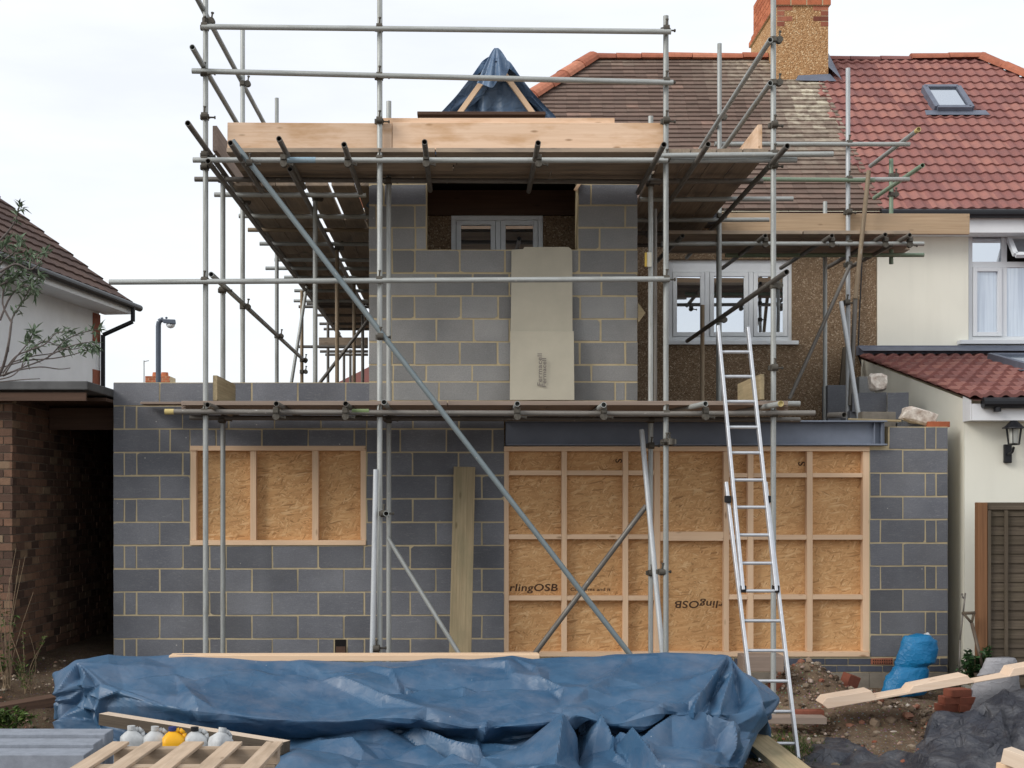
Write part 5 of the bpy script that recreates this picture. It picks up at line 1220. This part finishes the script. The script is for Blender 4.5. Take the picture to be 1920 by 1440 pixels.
g = MB(); g.cyl(P(1555, 779, 13.3), P(1583, 778, 13.02), .03, n=14, hollow=True); tag(g.build('pipe_offcut', [M['tube_dark']], None, smooth=False), 'short dark pipe offcut lying on top of the steel beam', 'pipe')
plank('timber_offcut', 'thin pale batten lying along the top right end of the steel beam', P(1590, 786, 13.25), P(1690, 789, 13.08), .03, .02, 'weathered', 'timber')
# ---------------------------------------------------------------- ladder
ld = thing('extension_ladder', 'silver aluminium extension ladder leaning on the scaffold in front of the doorway', 'ladder', (2.6, 10.7, -.4))
def Yl_(py): return 10.72 + (1425 - py) * (.90 / 668)
def LP(px, py, off=0.): return P(px, py, Yl_(py) + off)
def xline(a, b, y): return a[0] + (b[0] - a[0]) * (y - a[1]) / (b[1] - a[1])
flyL = ((1346, 612), (1393, 1107)); flyR = ((1402, 615), (1455, 1109)); basL = ((1361, 905), (1424, 1432)); basR = ((1435, 905), (1497, 1428))
def stile(a, b, off, nm):
    g = MB(); g.beam(LP(*a, off), LP(*b, off), .026, .062, (0, 1, 0)); return g.build(nm, [M['alu']], ld, bevel=.004)
stile(*flyL, 0, 'stile'); stile(*flyR, 0, 'stile'); stile(*basL, .055, 'stile'); stile(*basR, .055, 'stile')
for y in (660, 706, 753, 801, 849, 900, 951, 1003, 1056, 1108):
    g = MB(); g.cyl(LP(xline(*flyL, y), y), LP(xline(*flyR, y), y), .0145, n=12); smoothed(g.build('rung', [M['alu']], ld, smooth=True))
for y in (1164, 1220, 1277, 1334, 1394):
    g = MB(); g.cyl(LP(xline(*basL, y), y, .055), LP(xline(*basR, y), y, .055), .0145, n=12); smoothed(g.build('rung', [M['alu']], ld, smooth=True))
for ln_, y in ((basL, 936), (basR, 936), (flyL, 1104), (flyR, 1104)):
    g = MB(); c = LP(xline(*ln_, y), y, .03); g.box(c.x - .022, c.x + .022, c.y - .05, c.y + .05, c.z - .03, c.z + .03); g.build('bracket', [M['rubber']], ld, bevel=.006)
for ln_ in (basL, basR):
    c = LP(ln_[1][0], ln_[1][1], .055); g = MB(); g.box(c.x - .024, c.x + .024, c.y - .05, c.y + .05, c.z - .04, c.z + .03); g.build('rubber_foot', [M['rubber']], ld, bevel=.006)
# ---------------------------------------------------------------- pallet, slabs, containers
pl = thing('pallet', 'pale slatted wooden pallet lying flat at the bottom of the foreground', 'pallet', (-1.6, 7.6, -.42))
zt_ = .20
for i, px in enumerate((240, 302, 377, 452, 528)):
    xr = XA(px + 2, 8.28); g = MB(); g.beam((xr - .05 - .03, 7.05, zt_), (xr - .05, 8.28, zt_), .105 if i != 2 else .125, .02, t=rnd.uniform(.4, .8)); g.build('slat', [M['pallet']], pl, bevel=.003)
for y in (8.18, 7.62, 7.1):
    g = MB(); g.box(XA(225, 8.28), XA(528, 8.28) - .002, y - .05, y + .05, zt_ - .105, zt_ - .0105, 0, .35, 0); g.build('bearer', [M['pallet']], pl, bevel=.003)
g = MB()
for y in (8.13, 7.58): g.box(XA(235, 8.28), XA(522, 8.28), y, y + .1, zt_ - .127, zt_ - .106, 0, .3)
g.build('bottom_board', [M['pallet']], pl, bevel=.003)
bs = thing('block_stack', 'grey concrete block pack carrying the wooden pallet in the foreground', 'blocks', (-1.6, 7.6, -.42))
g = MB()
for i in range(3):
    for j in range(2):
        for k in range(2): g.box(-2.2 + i * .45, -2.2 + i * .45 + .44, 7.15 + j * .5, 7.15 + j * .5 + .44, -.42 + k * .245, -.42 + k * .245 + .24, 0, rnd.random())
g.build('block', [M['block']], bs, bevel=.004)
def slab(px0, px1, Ya, Yb_, zt, label):
    g = MB(); g.box(XA(px0, Ya), XA(px1, Ya), Ya, Yb_, -.42, zt, 0, .5); return tag(g.build('stone_slab', [M['slab']], None, bevel=.006), label, 'slab', 'pale cast stone slabs at bottom left')
slab(-140, 158, 8.22, 8.44, .138, 'nearest of the pale grey cast stone slabs at bottom left')
slab(-130, 176, 8.47, 8.68, .158, 'middle one of the pale grey cast stone slabs at bottom left')
slab(-110, 197, 8.72, 8.93, .178, 'rearmost of the pale grey cast stone slabs at bottom left')
def can(px, Y, label, m, tilt=0., rz=0., capm='plastic_white', ztop=.225):
    t = thing('plastic_container', label, 'container', P(px, 1400, Y), 'plastic containers behind the pallet')
    base = Vector((XA(px, Y), Y, ztop - .328)); q = Matrix.Rotation(rz, 3, 'Z') @ Matrix.Rotation(tilt, 3, 'Y')
    secs = [(0, .066, .056), (.012, .074, .064), (.12, .076, .066), (.225, .075, .064), (.256, .070, .056), (.285, .044, .036), (.298, .024, .022), (.312, .022, .022)]
    g = MB(); n = 20; pts = []
    for (z, a, b) in secs:
        for i in range(n):
            an = 2 * math.pi * i / n; c_, s_ = math.cos(an), math.sin(an); e = .42 if z < .27 else 1
            pts.append(base + q @ Vector((a * math.copysign(abs(c_) ** e, c_) + -.10 * max(0, z - .2), b * math.copysign(abs(s_) ** e, s_), z)))
    fs = [(k * n + i, k * n + (i + 1) % n, (k + 1) * n + (i + 1) % n, (k + 1) * n + i) for k in range(len(secs) - 1) for i in range(n)] + [tuple(reversed(range(n)))]
    g.add(pts, fs); smoothed(g.build('body', [M[m]], t, smooth=True))
    g = MB(); g.cyl(base + q @ Vector((-.01, 0, .302)), base + q @ Vector((-.01, 0, .328)), .026, n=14); g.build('cap', [M[capm]], t)
    g = MB(); hp = [Vector((.008, 0, .296)), Vector((.036, 0, .306)), Vector((.064, 0, .282)), Vector((.07, 0, .235))]
    for a, b in zip(hp[:-1], hp[1:]): g.cyl(base + q @ a, base + q @ b, .015, n=8)
    g.build('handle', [M[m]], t, smooth=True)
can(249, 8.77, 'leftmost white plastic container behind the pallet', 'plastic_white', 0, .5)
can(289, 8.74, 'second white plastic container, left of the yellow one', 'plastic_white', .05, .4)
can(329, 8.70, 'yellow plastic container with a dark cap between white ones', 'plastic_yellow', -.03, .2, 'cap_blue', .23)
can(368, 8.72, 'white plastic container with a dark cap, right of the yellow one', 'plastic_white', 0, .3, 'black')
can(404, 8.68, 'rightmost white plastic container, slightly tilted', 'plastic_white', .22, .9, 'plastic_white', .225)
# ---------------------------------------------------------------- sacks
def sack(name, label, secs, Y, m, seed, depth=.8, wr=.06, n=48, cat='sack'):
    """secs: (centre px, row py, half width px) from the bottom up"""
    g = MB(); pts = []; k = len(secs); N_ = 44
    for j in range(N_):
        f = j / (N_ - 1) * (k - 1); a = min(int(f), k - 2); u = f - a; u = u * u * (3 - 2 * u)
        cx = secs[a][0] * (1 - u) + secs[a + 1][0] * u; cy = secs[a][1] * (1 - u) + secs[a + 1][1] * u; hw = secs[a][2] * (1 - u) + secs[a + 1][2] * u
        c = P(cx, cy, Y); w = hw * Y / F
        for i in range(n):
            an = 2 * math.pi * i / n; d = Vector((math.cos(an), math.sin(an) * depth, 0))
            q = c + d * w; nz = mnoise.noise(Vector((q.x * 9 + seed, q.y * 9, q.z * 6))) + .6 * mnoise.turbulence(Vector((q.x * 16, q.y * 16 + seed, q.z * 26)), 3, True)
            pts.append(c + d * w * (1 + wr * nz * 1.8) + Vector((0, 0, .012 * nz)))
    fs = [(r * n + i, r * n + (i + 1) % n, (r + 1) * n + (i + 1) % n, (r + 1) * n + i) for r in range(N_ - 1) for i in range(n)] + [tuple(reversed(range(n))), tuple(range((N_ - 1) * n, N_ * n))]
    g.add(pts, fs); return tag(g.build(name, [M[m]], None, smooth=True), label, cat)
bsk = sack('rubble_sack', 'bright blue woven rubble sack slumped against the foot of the blockwork pier', [(1694, 1303, 36), (1694, 1298, 41), (1700, 1272, 37), (1708, 1254, 31), (1709, 1250, 28), (1717, 1243, 35), (1723, 1216, 34), (1724, 1202, 31), (1720, 1193, 24), (1718, 1190, 10)], 12.6, 'sack', 2.2, .55, .09)
g = MB(); stone(g, P(1738, 1192, 12.66), .035, .9, ICO2, .5); stone(g, P(1747, 1202, 12.66), .035, .9, ICO2, .5); g.build('packing_scrap', [M['plastic_white']], bsk)
sack('cement_sack', 'grey cement sack standing behind the black membrane at far right', [(1860, 1345, 60), (1864, 1320, 54), (1868, 1285, 42), (1872, 1262, 36), (1876, 1240, 30), (1876, 1234, 26)], 11.95, 'sack_grey', 5.1, .5, .05)
# ---------------------------------------------------------------- fence, tools
fn = thing('fence_panel', 'weathered brown lapped fence panel with post at the right edge', 'fence', (5.2, 12.5, -.2))
Yf = 12.5
g = MB(); g.box(XA(1831, Yf), XA(1848, Yf), Yf - .05, Yf + .05, -.3, ZA(942, Yf), 0, .8, 2); g.build('post', [M['oldwood']], fn, bevel=.006).data.materials[0] = m_wood('brown_post', lin(122, 88, 62), lin(84, 58, 40), .5, .8)
g = MB(); g.box(XA(1849, Yf), 6.6, Yf - .03, Yf + .03, ZA(956, Yf), ZA(949, Yf), 0, .7, 0); g.build('top_rail', [M['oldwood']], fn, bevel=.004)
g = MB(); z = -.2; i = 0
while z < ZA(958, Yf):
    x = XA(1849, Yf); 
    p = [(x, Yf - .012, z), (6.6, Yf - .012, z + rnd.uniform(-.01, .01)), (6.6, Yf + .006, z + .13), (x, Yf + .006, z + .13)]
    o = rnd.uniform(0, 40); tt = rnd.uniform(.2, .7)
    g.add(p + [(q[0], q[1] + .012, q[2]) for q in p], [(0, 1, 2, 3), (0, 4, 5, 1), (4, 7, 6, 5)], 0, tt, [(q[0] + o, q[1], q[2]) for q in p] * 2); z += .088
g.build('lap_boards', [M['oldwood']], fn)
for px in (1852, 1884, 1935, 1985):
    g = MB(); g.box(XA(px - 3, Yf), XA(px + 3, Yf), Yf - .045, Yf - .016, -.2, ZA(957, Yf), 0, .5, 2); g.build('batten', [M['oldwood']], fn, bevel=.003)
sp = thing('garden_spade', 'old spade with wooden handle leaning by the fence post', 'spade', P(1846, 1270, 12.2))
g = MB(); g.cyl(P(1822, 1168, 12.35), P(1845, 1262, 12.2), .016, n=10); g.build('shaft', [M['spade']], sp, smooth=True)
g = MB(); a, b, c, d = P(1822, 1168, 12.35), P(1806, 1150, 12.36), P(1824, 1149, 12.36), P(1806, 1150, 12.36); g.cyl(a, b, .012, n=8); g.cyl(a, c + Vector((.01, 0, 0)), .012, n=8); g.cyl(b + Vector((-.01, 0, 0)), c + Vector((.02, 0, 0)), .015, n=8); g.build('handle', [M['oldwood']], sp, smooth=True)
g = MB(); a = P(1845, 1262, 12.2); g.add([a + Vector((-.09, 0, 0)), a + Vector((.09, 0, .0)), a + Vector((.07, -.05, -.24)), a + Vector((-.05, -.05, -.24)), a + Vector((-.09, .012, 0)), a + Vector((.09, .012, .0)), a + Vector((.07, -.038, -.24)), a + Vector((-.05, -.038, -.24))], [(0, 1, 2, 3), (7, 6, 5, 4), (0, 4, 5, 1), (2, 6, 7, 3)]); g.build('blade', [M['spade']], sp)
g = MB(); pts = [P(1798, 1268, 12.4), P(1800, 1200, 12.45), P(1806, 1148, 12.5), P(1810, 1112, 12.55)]
for a, b in zip(pts[:-1], pts[1:]): g.cyl(a, b, .008, n=8)
pts = [P(1809, 1121, 12.55), P(1806, 1121, 12.54), P(1804, 1116, 12.54), P(1804, 1112, 12.54)]
for a, b in zip(pts[:-1], pts[1:]): g.cyl(a, b, .007, n=8)
tag(g.build('metal_rod', [M['tube_dark']], None, smooth=True), 'thin rusty metal rod with forked tip leaning on the cream wall', 'rod')
# ---------------------------------------------------------------- blue sheet over the new roof
rt = thing('roof_tarpaulin', 'blue tarpaulin tent over raw roof timbers behind the top platform', 'tarpaulin', (.3, 14.5, 4.8))
apex = P(929, 117, 13.9)
prof = [(-1.25, 4.75), (-.95, 5.08), (-.50, 5.66), (-.47, 5.74), (-.27, 6.06), (-.06, 6.25), (.0, 6.27), (.07, 6.25), (.22, 6.11), (.39, 5.86), (.56, 5.62), (.90, 5.10), (1.25, 4.75)]
nu, nv = 30, 60; arr = np.zeros((nu, nv, 3))
pu = np.array([p[0] for p in prof]); pz = np.array([p[1] for p in prof]); tt = np.linspace(0, len(prof) - 1, nv); pxx = np.interp(tt, range(len(prof)), pu); pzz = np.interp(tt, range(len(prof)), pz)
for i in range(nu):
    y = 13.75 + i * .15
    for j in range(nv):
        q = Vector((pxx[j] * 3, y * 1.8, pzz[j] * 3)); w = .055 * mnoise.fractal(q, .8, 2, 3) if i else .03 * mnoise.noise(q)
        hood = max(0, 1 - abs(pxx[j]) / .28)
        arr[i, j] = (apex.x + pxx[j] + w * .6, y - (.30 * hood if i == 0 else .12 * hood if i == 1 else 0), pzz[j] + w - (.12 * hood ** .6 if i == 0 else 0) - .012 * i * max(0, 1 - abs(pxx[j])))
cloth_obj(arr, 'sheet', M['tarp_in'], rt)
arr = np.zeros((24, 70, 3))
for i in range(24):
    for j in range(70):
        x = -1.0 + 2.0 * j / 69; ztop = float(np.interp(x, pu, pz)) - .06; z = 5.07 + (max(ztop, 5.08) - 5.07) * i / 23; k_ = 1 - i / 23 * .6
        arr[i, j] = (apex.x + x * (1 if i < 23 else 1), 13.86 + k_ * (.05 * math.sin(x * 21 + 4 * mnoise.noise(Vector((x * 3, z, 0)))) + .09 * mnoise.noise(Vector((x * 7, z * 1.2, 4)))) + .04 * abs(mnoise.noise(Vector((x * 15, z * 3, 9)))), z)
cloth_obj(arr, 'hanging_sheet', M['tarp_in'], rt)
for sgn in (-1, 1):
    arr = np.zeros((26, 9, 3))
    for i in range(26):
        f = i / 25; k_ = [(0, 6.27), (.07, 6.2), (.27, 6.0), (.48, 5.70), (.56, 5.60), (.95, 5.06), (1.25, 4.75)]
        xo = float(np.interp(f, np.linspace(0, 1, 7), [q[0] for q in k_])); zo = float(np.interp(f, np.linspace(0, 1, 7), [q[1] for q in k_]))
        for j in range(9):
            t = j / 8; wdt = (.09 + .05 * math.sin(f * 9 + sgn)) * t
            arr[i, j] = (apex.x + sgn * (xo + .07 + .03 * math.sin(f * 14) - wdt * 1.3), 13.72 + .10 * t + .05 * mnoise.noise(Vector((xo * 6, zo * 5, t * 3 + sgn))), zo - wdt * .62 + .02 * math.sin(f * 30) * t)
    cloth_obj(arr, 'front_flap', M['tarp_in'], rt)
arr = np.zeros((18, 22, 3))
for i in range(18):
    f = i / 17
    for j in range(22):
        t = j / 21 * 2 - 1; ww = .02 + .15 * f ** .8; dz = .42 * f - .16 * f * max(0, t) - .06 * f * t * t
        arr[i, j] = (apex.x - .03 * f + ww * t, 13.50 - .10 * f * (1 - t * t) + .035 * math.sin(t * 9 + 1) * f, 6.29 - dz + .02 * math.sin(t * 7) * f)
cloth_obj(arr, 'hood', M['tarp_in'], rt)
for sgn in (-1, 1):
    a = apex + Vector((sgn * .05, -.30, -.17)); b = apex + Vector((sgn * .98, -.30, -1.46)); g = MB(); g.beam(a, b, .05, .045, (0, 1, 0)); g.build('rafter', [M['pine']], rt)
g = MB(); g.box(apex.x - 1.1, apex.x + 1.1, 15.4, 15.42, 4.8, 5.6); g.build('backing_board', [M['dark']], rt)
# ================================================================ PLANTS
def leaf(mb, p, d, L, w, t, m=0):
    p = Vector(p); d = Vector(d).normalized(); s = d.cross(Vector((rnd.uniform(-.5, .5), rnd.uniform(-.5, .5), 1))).normalized(); n = s.cross(d)
    mid = p + d * L * .45 + n * L * .06; tip = p + d * L - n * L * .1
    mb.add([p, mid - s * w, tip, mid + s * w], [(0, 1, 2), (0, 2, 3)], m, t)
def stem(mb, pts, r0, r1, m=0):
    k = len(pts) - 1
    for i in range(k): mb.cyl(pts[i], pts[i + 1], r0 + (r1 - r0) * i / k, r0 + (r1 - r0) * (i + 1) / k, n=6, caps=False, m=m)
def smoothpath(pts, n=4):
    out = []
    for i in range(len(pts) - 1):
        p0 = pts[max(0, i - 1)]; p1 = pts[i]; p2 = pts[i + 1]; p3 = pts[min(len(pts) - 1, i + 2)]
        for k in range(n):
            t = k / n; out.append(.5 * ((2 * p1) + (p2 - p0) * t + (2 * p0 - 5 * p1 + 4 * p2 - p3) * t * t + (3 * p1 - p0 - 3 * p2 + p3) * t ** 3))
    out.append(pts[-1]); return out
sh = thing('garden_shrub', 'sparse grey-green shrub with long narrow leaves reaching in from the left edge', 'shrub', (-4.2, 10, -.3))
lf = MB(); YS_ = 10.2
def br_(pix, leafs, r0=.010, r1=.003, dens=1., Lf=.085, start=.35):
    off = rnd.uniform(-.3, .3); pts = [P(x, y, YS_ + off + rnd.uniform(-.06, .06)) for x, y in pix]; path = smoothpath(pts); bk = MB(); stem(bk, path, r0, r1); bk.build('branch', [M['bark']], sh, smooth=True)
    if not leafs: return
    n = len(path)
    for i, q in enumerate(path):
        f = i / (n - 1)
        if f < start: continue
        for k in range(int(rnd.uniform(2, 5.5) * dens) + (8 if i == n - 1 else 0)):
            d = (path[min(i + 1, n - 1)] - path[max(i - 1, 0)]).normalized() * rnd.uniform(.1, 1) + Vector((rnd.uniform(-1, 1), rnd.uniform(-1, 1), rnd.uniform(-.8, .8)))
            leaf(lf, q + Vector((rnd.uniform(-.02, .02), rnd.uniform(-.02, .02), rnd.uniform(-.02, .02))), d, Lf * rnd.uniform(.6, 1.2), Lf * rnd.uniform(.09, .15), rnd.random())
br_([(-110, 1000), (-90, 850), (-40, 760), (0, 700), (15, 650), (22, 600)], 0, .022, .008)
br_([(-90, 850), (-70, 760), (-30, 700), (-5, 640)], 0, .016, .006)
br_([(15, 660), (22, 600), (40, 570), (62, 530)], 1, .008); br_([(0, 600), (20, 555), (45, 535), (68, 548)], 1, dens=1.3); br_([(22, 605), (5, 570), (12, 530), (35, 505)], 1, dens=1.4)
br_([(-40, 560), (0, 520), (30, 490), (58, 478)], 1, dens=1.6, start=.2); br_([(-30, 520), (5, 490), (30, 470), (38, 452)], 1, dens=1.6, start=.2); br_([(-30, 480), (10, 440), (25, 420), (32, 405), (36, 388)], 1, dens=.7, start=.6)
br_([(-30, 545), (10, 530), (40, 515), (75, 520)], 1, dens=1.5, start=.2); br_([(0, 510), (30, 495), (60, 505), (88, 475)], 1, dens=.8, start=.6); br_([(-20, 500), (0, 470), (15, 455)], 1, dens=1.6, start=.2)
br_([(5, 705), (40, 690), (90, 670), (120, 640), (150, 625), (182, 618)], 1, .007, dens=.9, start=.55); br_([(5, 700), (30, 668), (60, 655), (85, 640), (125, 655), (160, 650)], 1, .007, dens=.7, start=.5)
br_([(10, 700), (30, 670), (55, 640), (62, 622)], 1, .007, dens=1.8, start=.55); br_([(40, 690), (50, 660), (60, 650), (52, 668)], 1, .005, dens=1.2, start=.5); br_([(20, 680), (60, 668), (100, 662), (122, 650)], 1, .006, dens=1.6, start=.7)
br_([(0, 705), (30, 695), (75, 688), (110, 692), (132, 690)], 0, .007); br_([(0, 690), (50, 676), (100, 672), (140, 664), (165, 655)], 1, .006, dens=.4, start=.8); br_([(-5, 712), (20, 706), (35, 695), (48, 680)], 0, .006); br_([(0, 716), (40, 712), (75, 710)], 0, .005)
br_([(60, 655), (85, 645), (105, 625), (128, 622)], 1, .005, dens=.6, start=.5); br_([(90, 668), (130, 650), (165, 642), (178, 650)], 1, .005, dens=.9, start=.6)
lf.build('foliage', [M['leaf']], sh)
def weed(px, py, Y, h, n, label, m='leaf2', Lf=.06, name='weed', spread=.2, w=.2, dry=False):
    c = P(px, py, Y); t = thing(name, label, 'plant', c); s = MB(); l = MB()
    for i in range(n):
        top = c + Vector((rnd.uniform(-spread, spread), rnd.uniform(-.12, .12), h * rnd.uniform(.5, 1.05))); mid = (c + top) / 2 + Vector((rnd.uniform(-.05, .05), rnd.uniform(-.05, .05), 0))
        path = smoothpath([c + Vector((rnd.uniform(-.05, .05), rnd.uniform(-.05, .05), 0)), mid, top], 5); stem(s, path, .005, .002)
        if dry and i % 2: continue
        for q in path[3:]:
            for k in range(5): leaf(l, q + Vector([rnd.uniform(-.02, .02) for _ in range(3)]), (rnd.uniform(-1, 1), rnd.uniform(-1, 1), rnd.uniform(-.5, .8)), Lf * rnd.uniform(.5, 1.1), Lf * w * rnd.uniform(.7, 1.2), rnd.random())
    s.build('stems', [M['twig']], t, smooth=True); l.build('foliage', [M[m]], t)
weed(12, 1290, 11.2, 1.15, 12, 'leggy green weed with dry stems in front of the brick outhouse', dry=True, spread=.22)
weed(52, 1300, 11.4, .5, 9, 'low dry weed right of the tall weed beside the brick outhouse', dry=True, Lf=.04)
weed(16, 1368, 10.8, .16, 16, 'small leafy green plant above the pale slabs at lower left', Lf=.06)
weed(1826, 1285, 12.3, .30, 16, 'dark ivy clump between the spade and the cream wall', m='ivy', Lf=.06, w=.4, name='ivy', spread=.09)
weed(1848, 1262, 12.35, .28, 5, 'small ivy sprig climbing the fence post beside the spade', m='ivy', Lf=.05, w=.4, name='ivy', spread=.05)
g = MB()
for i in range(1400):
    x, y = rnd.gauss(2.62, .16), rnd.gauss(11.05, .22)
    if rnd.random() < .25: x, y = rnd.uniform(-4.2, -3.2), rnd.uniform(10.4, 11.2)
    leaf(g, (x, y, gz(x, y)), (rnd.uniform(-.6, .6), rnd.uniform(-.6, .6), 1), rnd.uniform(.02, .06), .003, rnd.random())
tag(g.build('grass', [M['leaf2']], None, origin=(0, 0, 0)), 'thin tufts of grass on the trampled soil', 'grass', kind='stuff')
# ================================================================ FAR THINGS
sl = thing('street_lamp', 'grey street lamp with curved neck beyond the left blockwork wall', 'street lamp', (XA(297, 32), 32, 0)); Y = 32
g = MB(); g.cyl(P(297, 940, Y), P(297, 610, Y), .062, n=12)
for a, b in (((297, 610), (298.5, 603)), ((298.5, 603), (302, 600)), ((302, 600), (306, 599.5))): g.cyl(P(*a, Y), P(*b, Y), .06, n=12)
smoothed(g.build('pole', [M['lamp']], sl, smooth=True))
g = MB(); g.add([P(304, 598, Y + d) for d in (-.12, .12)] + [P(329, 599, Y + d) for d in (-.14, .14)] + [P(330, 608, Y + d) for d in (-.14, .14)] + [P(306, 606, Y + d) for d in (-.12, .12)], [(0, 1, 3, 2), (2, 3, 5, 4), (4, 5, 7, 6), (6, 7, 1, 0), (0, 2, 4, 6), (1, 7, 5, 3)]); g.cyl(P(312, 598, Y), P(312, 594, Y), .03); g.build('lamp_head', [M['lamp']], sl, bevel=.02)
g = MB(); pts = []; c = P(320, 608, Y)
for v in ICO2[0]: pts.append(c + Vector((v.x * .115, v.y * .11, min(v.z, .1) * .10)))
g.add(pts, ICO2[1]); g.build('lamp_glass', [M['upvc_grey']], sl, smooth=True)
def far_house(x0, x1, Y, ze, zr, label, m, chim=None):
    h = thing('distant_house', label, 'house', ((x0 + x1) / 2, Y, 0)); g = MB(); g.box(x0, x1, Y, Y + 7, -.2, ze); g.build('wall', [M['white_render']], h)
    g = MB(); g.add([(x0, Y, ze), (x1, Y, ze), (x1, Y + 7, ze), (x0, Y + 7, ze), (x0 + 2.5, Y + 3.5, zr), (x1 - 2.5, Y + 3.5, zr)], [(0, 1, 5, 4), (1, 2, 5), (2, 3, 4, 5), (3, 0, 4)]); r_ = g.build('roof', [M[m]], h)
    if chim:
        g = MB(); a, b, z = chim; bricks_box(g, a, b, Y + 3.1, Y + 3.9, zr - .5, z - .3); bricks_box(g, a - .06, b + .06, Y + 3.04, Y + 3.96, z - .3, z - .1); cc = g.build('chimney_stack', [M['brick_orange'], M['mortar']], h)
        for k in range(2):
            g = MB(); xx = a + (b - a) * (.28 + .42 * k); g.cyl((xx, Y + 3.5, z - .1), (xx, Y + 3.5, z + .06), .13, .11, n=10); g.build('chimney_pot', [M['brick_orange']], cc)
far_house(-13.5, -7, 40, 3.4, 4.9, 'distant house showing only its orange brick chimney above the left wall', 'roof_brown', (XA(275, 43), XA(314, 43), ZA(699, 43)))
g = None
dh = thing('distant_house', 'distant house with red tiled roof seen through the scaffold beside the upper blockwork', 'house', (-2.0, 45, 0))
g = MB(); g.box(-4.2, 4, 45, 52, -.2, 5.2); g.build('wall', [M['white_render']], dh)
g = MB(); a = P(625, 722, 45); b = P(700, 684, 45); g.add([(a.x, 45, a.z), (4, 45, a.z), (4, 49, b.z + 2), (b.x + 1.5, 49, b.z + 1.2), (b.x + 3.2, 45, b.z + 1.6)], [(0, 1, 2, 3)]); g.add([(a.x, 44.9, a.z), (6, 44.9, a.z), (b.x + 6, 44.9, b.z + 3.0)], [(0, 1, 2)]); g.build('roof', [M['roof_red']], dh)
tr = thing('bare_tree', 'distant leafless tree top just above the left blockwork wall', 'tree', (XA(352, 55), 55, 0)); g = MB()
base = Vector((XA(352, 55), 55, 0)); stem(g, [base, base + Vector((0, 0, 4.3))], .2, .12); g.build('trunk', [M['bark']], tr)
g = MB()
for i in range(90):
    p = base + Vector((rnd.uniform(-.6, .8), 0, rnd.uniform(4., 5.2))); q = p + Vector((rnd.uniform(-.8, .8), rnd.uniform(-.6, .6), rnd.uniform(-.1, .6)))
    q.z = min(q.z, 6.7); stem(g, [base + Vector((0, 0, 4.2)), p, q], .03, .006)
g.build('crown', [M['twig']], tr)
g = MB(); a = P(270, 940, 60); g.cyl(a, P(270, 676, 60), .03, n=6); g.cyl(P(270, 678, 60), P(279, 676, 60), .02, n=6); tag(g.build('aerial_mast', [M['tube']], None), 'thin pale aerial mast in the sky left of the street lamp', 'aerial')
# ================================================================ LIGHT, SKY, CAMERA
w = bpy.data.worlds.new('World'); sc.world = w; w.use_nodes = True; nt = w.node_tree; nt.nodes.clear()
out = nt.nodes.new('ShaderNodeOutputWorld'); b1 = nt.nodes.new('ShaderNodeBackground'); b2 = nt.nodes.new('ShaderNodeBackground'); mx = nt.nodes.new('ShaderNodeMixShader')
sky = nt.nodes.new('ShaderNodeTexSky'); sky.sky_type = 'NISHITA'; sky.sun_disc = False
SUN_EL, SUN_AZ = R(32), R(238)          # azimuth clockwise from +Y: light comes from the left and from behind the camera
sky.sun_elevation = SUN_EL; sky.sun_rotation = SUN_AZ
nt.links.new(sky.outputs[0], b1.inputs[0]); b1.inputs[1].default_value = .10
tc = nt.nodes.new('ShaderNodeTexCoord'); mp = nt.nodes.new('ShaderNodeMapping'); mp.inputs['Scale'].default_value = (2.2, 2.2, 9)
nz = nt.nodes.new('ShaderNodeTexNoise'); nz.inputs['Scale'].default_value = 1.6; nz.inputs['Detail'].default_value = 7; nz.inputs['Roughness'].default_value = .55
rp = nt.nodes.new('ShaderNodeValToRGB'); rp.color_ramp.elements[0].position = .34; rp.color_ramp.elements[0].color = (.87, .90, .98, 1); rp.color_ramp.elements[1].position = .62; rp.color_ramp.elements[1].color = (.97, 1.0, 1.02, 1)
nt.links.new(tc.outputs['Generated'], mp.inputs[0]); nt.links.new(mp.outputs[0], nz.inputs['Vector']); nt.links.new(nz.outputs['Fac'], rp.inputs[0]); nt.links.new(rp.outputs[0], b2.inputs[0]); b2.inputs[1].default_value = 1.18
mx.inputs[0].default_value = .86; nt.links.new(b1.outputs[0], mx.inputs[1]); nt.links.new(b2.outputs[0], mx.inputs[2]); nt.links.new(mx.outputs[0], out.inputs[0])
sd = bpy.data.lights.new('sun', 'SUN'); sd.energy = 2.2; sd.angle = R(25); sd.color = (1, .955, .90); so = bpy.data.objects.new('sun', sd); COL.objects.link(so)
dirv = Vector((math.sin(SUN_AZ) * math.cos(SUN_EL), math.cos(SUN_AZ) * math.cos(SUN_EL), math.sin(SUN_EL)))
so.rotation_euler = dirv.to_track_quat('Z', 'Y').to_euler()
cam = bpy.data.cameras.new('camera'); co = bpy.data.objects.new('camera', cam); COL.objects.link(co)
co.location = (0, 0, EYE); co.rotation_euler = (R(90), 0, 0)
cam.sensor_fit = 'HORIZONTAL'; cam.sensor_width = 36; cam.lens = F * 36 / 1920; cam.shift_x = (960 - CX) / 1920; cam.shift_y = (HY - 720) / 1920; cam.clip_end = 2000; cam.clip_start = .1
sc.camera = co
sc.render.engine = 'CYCLES'
sc.view_settings.view_transform = 'Standard'; sc.view_settings.look = 'None'; sc.view_settings.exposure = 0
sc.render.resolution_x = 1024; sc.render.resolution_y = 768
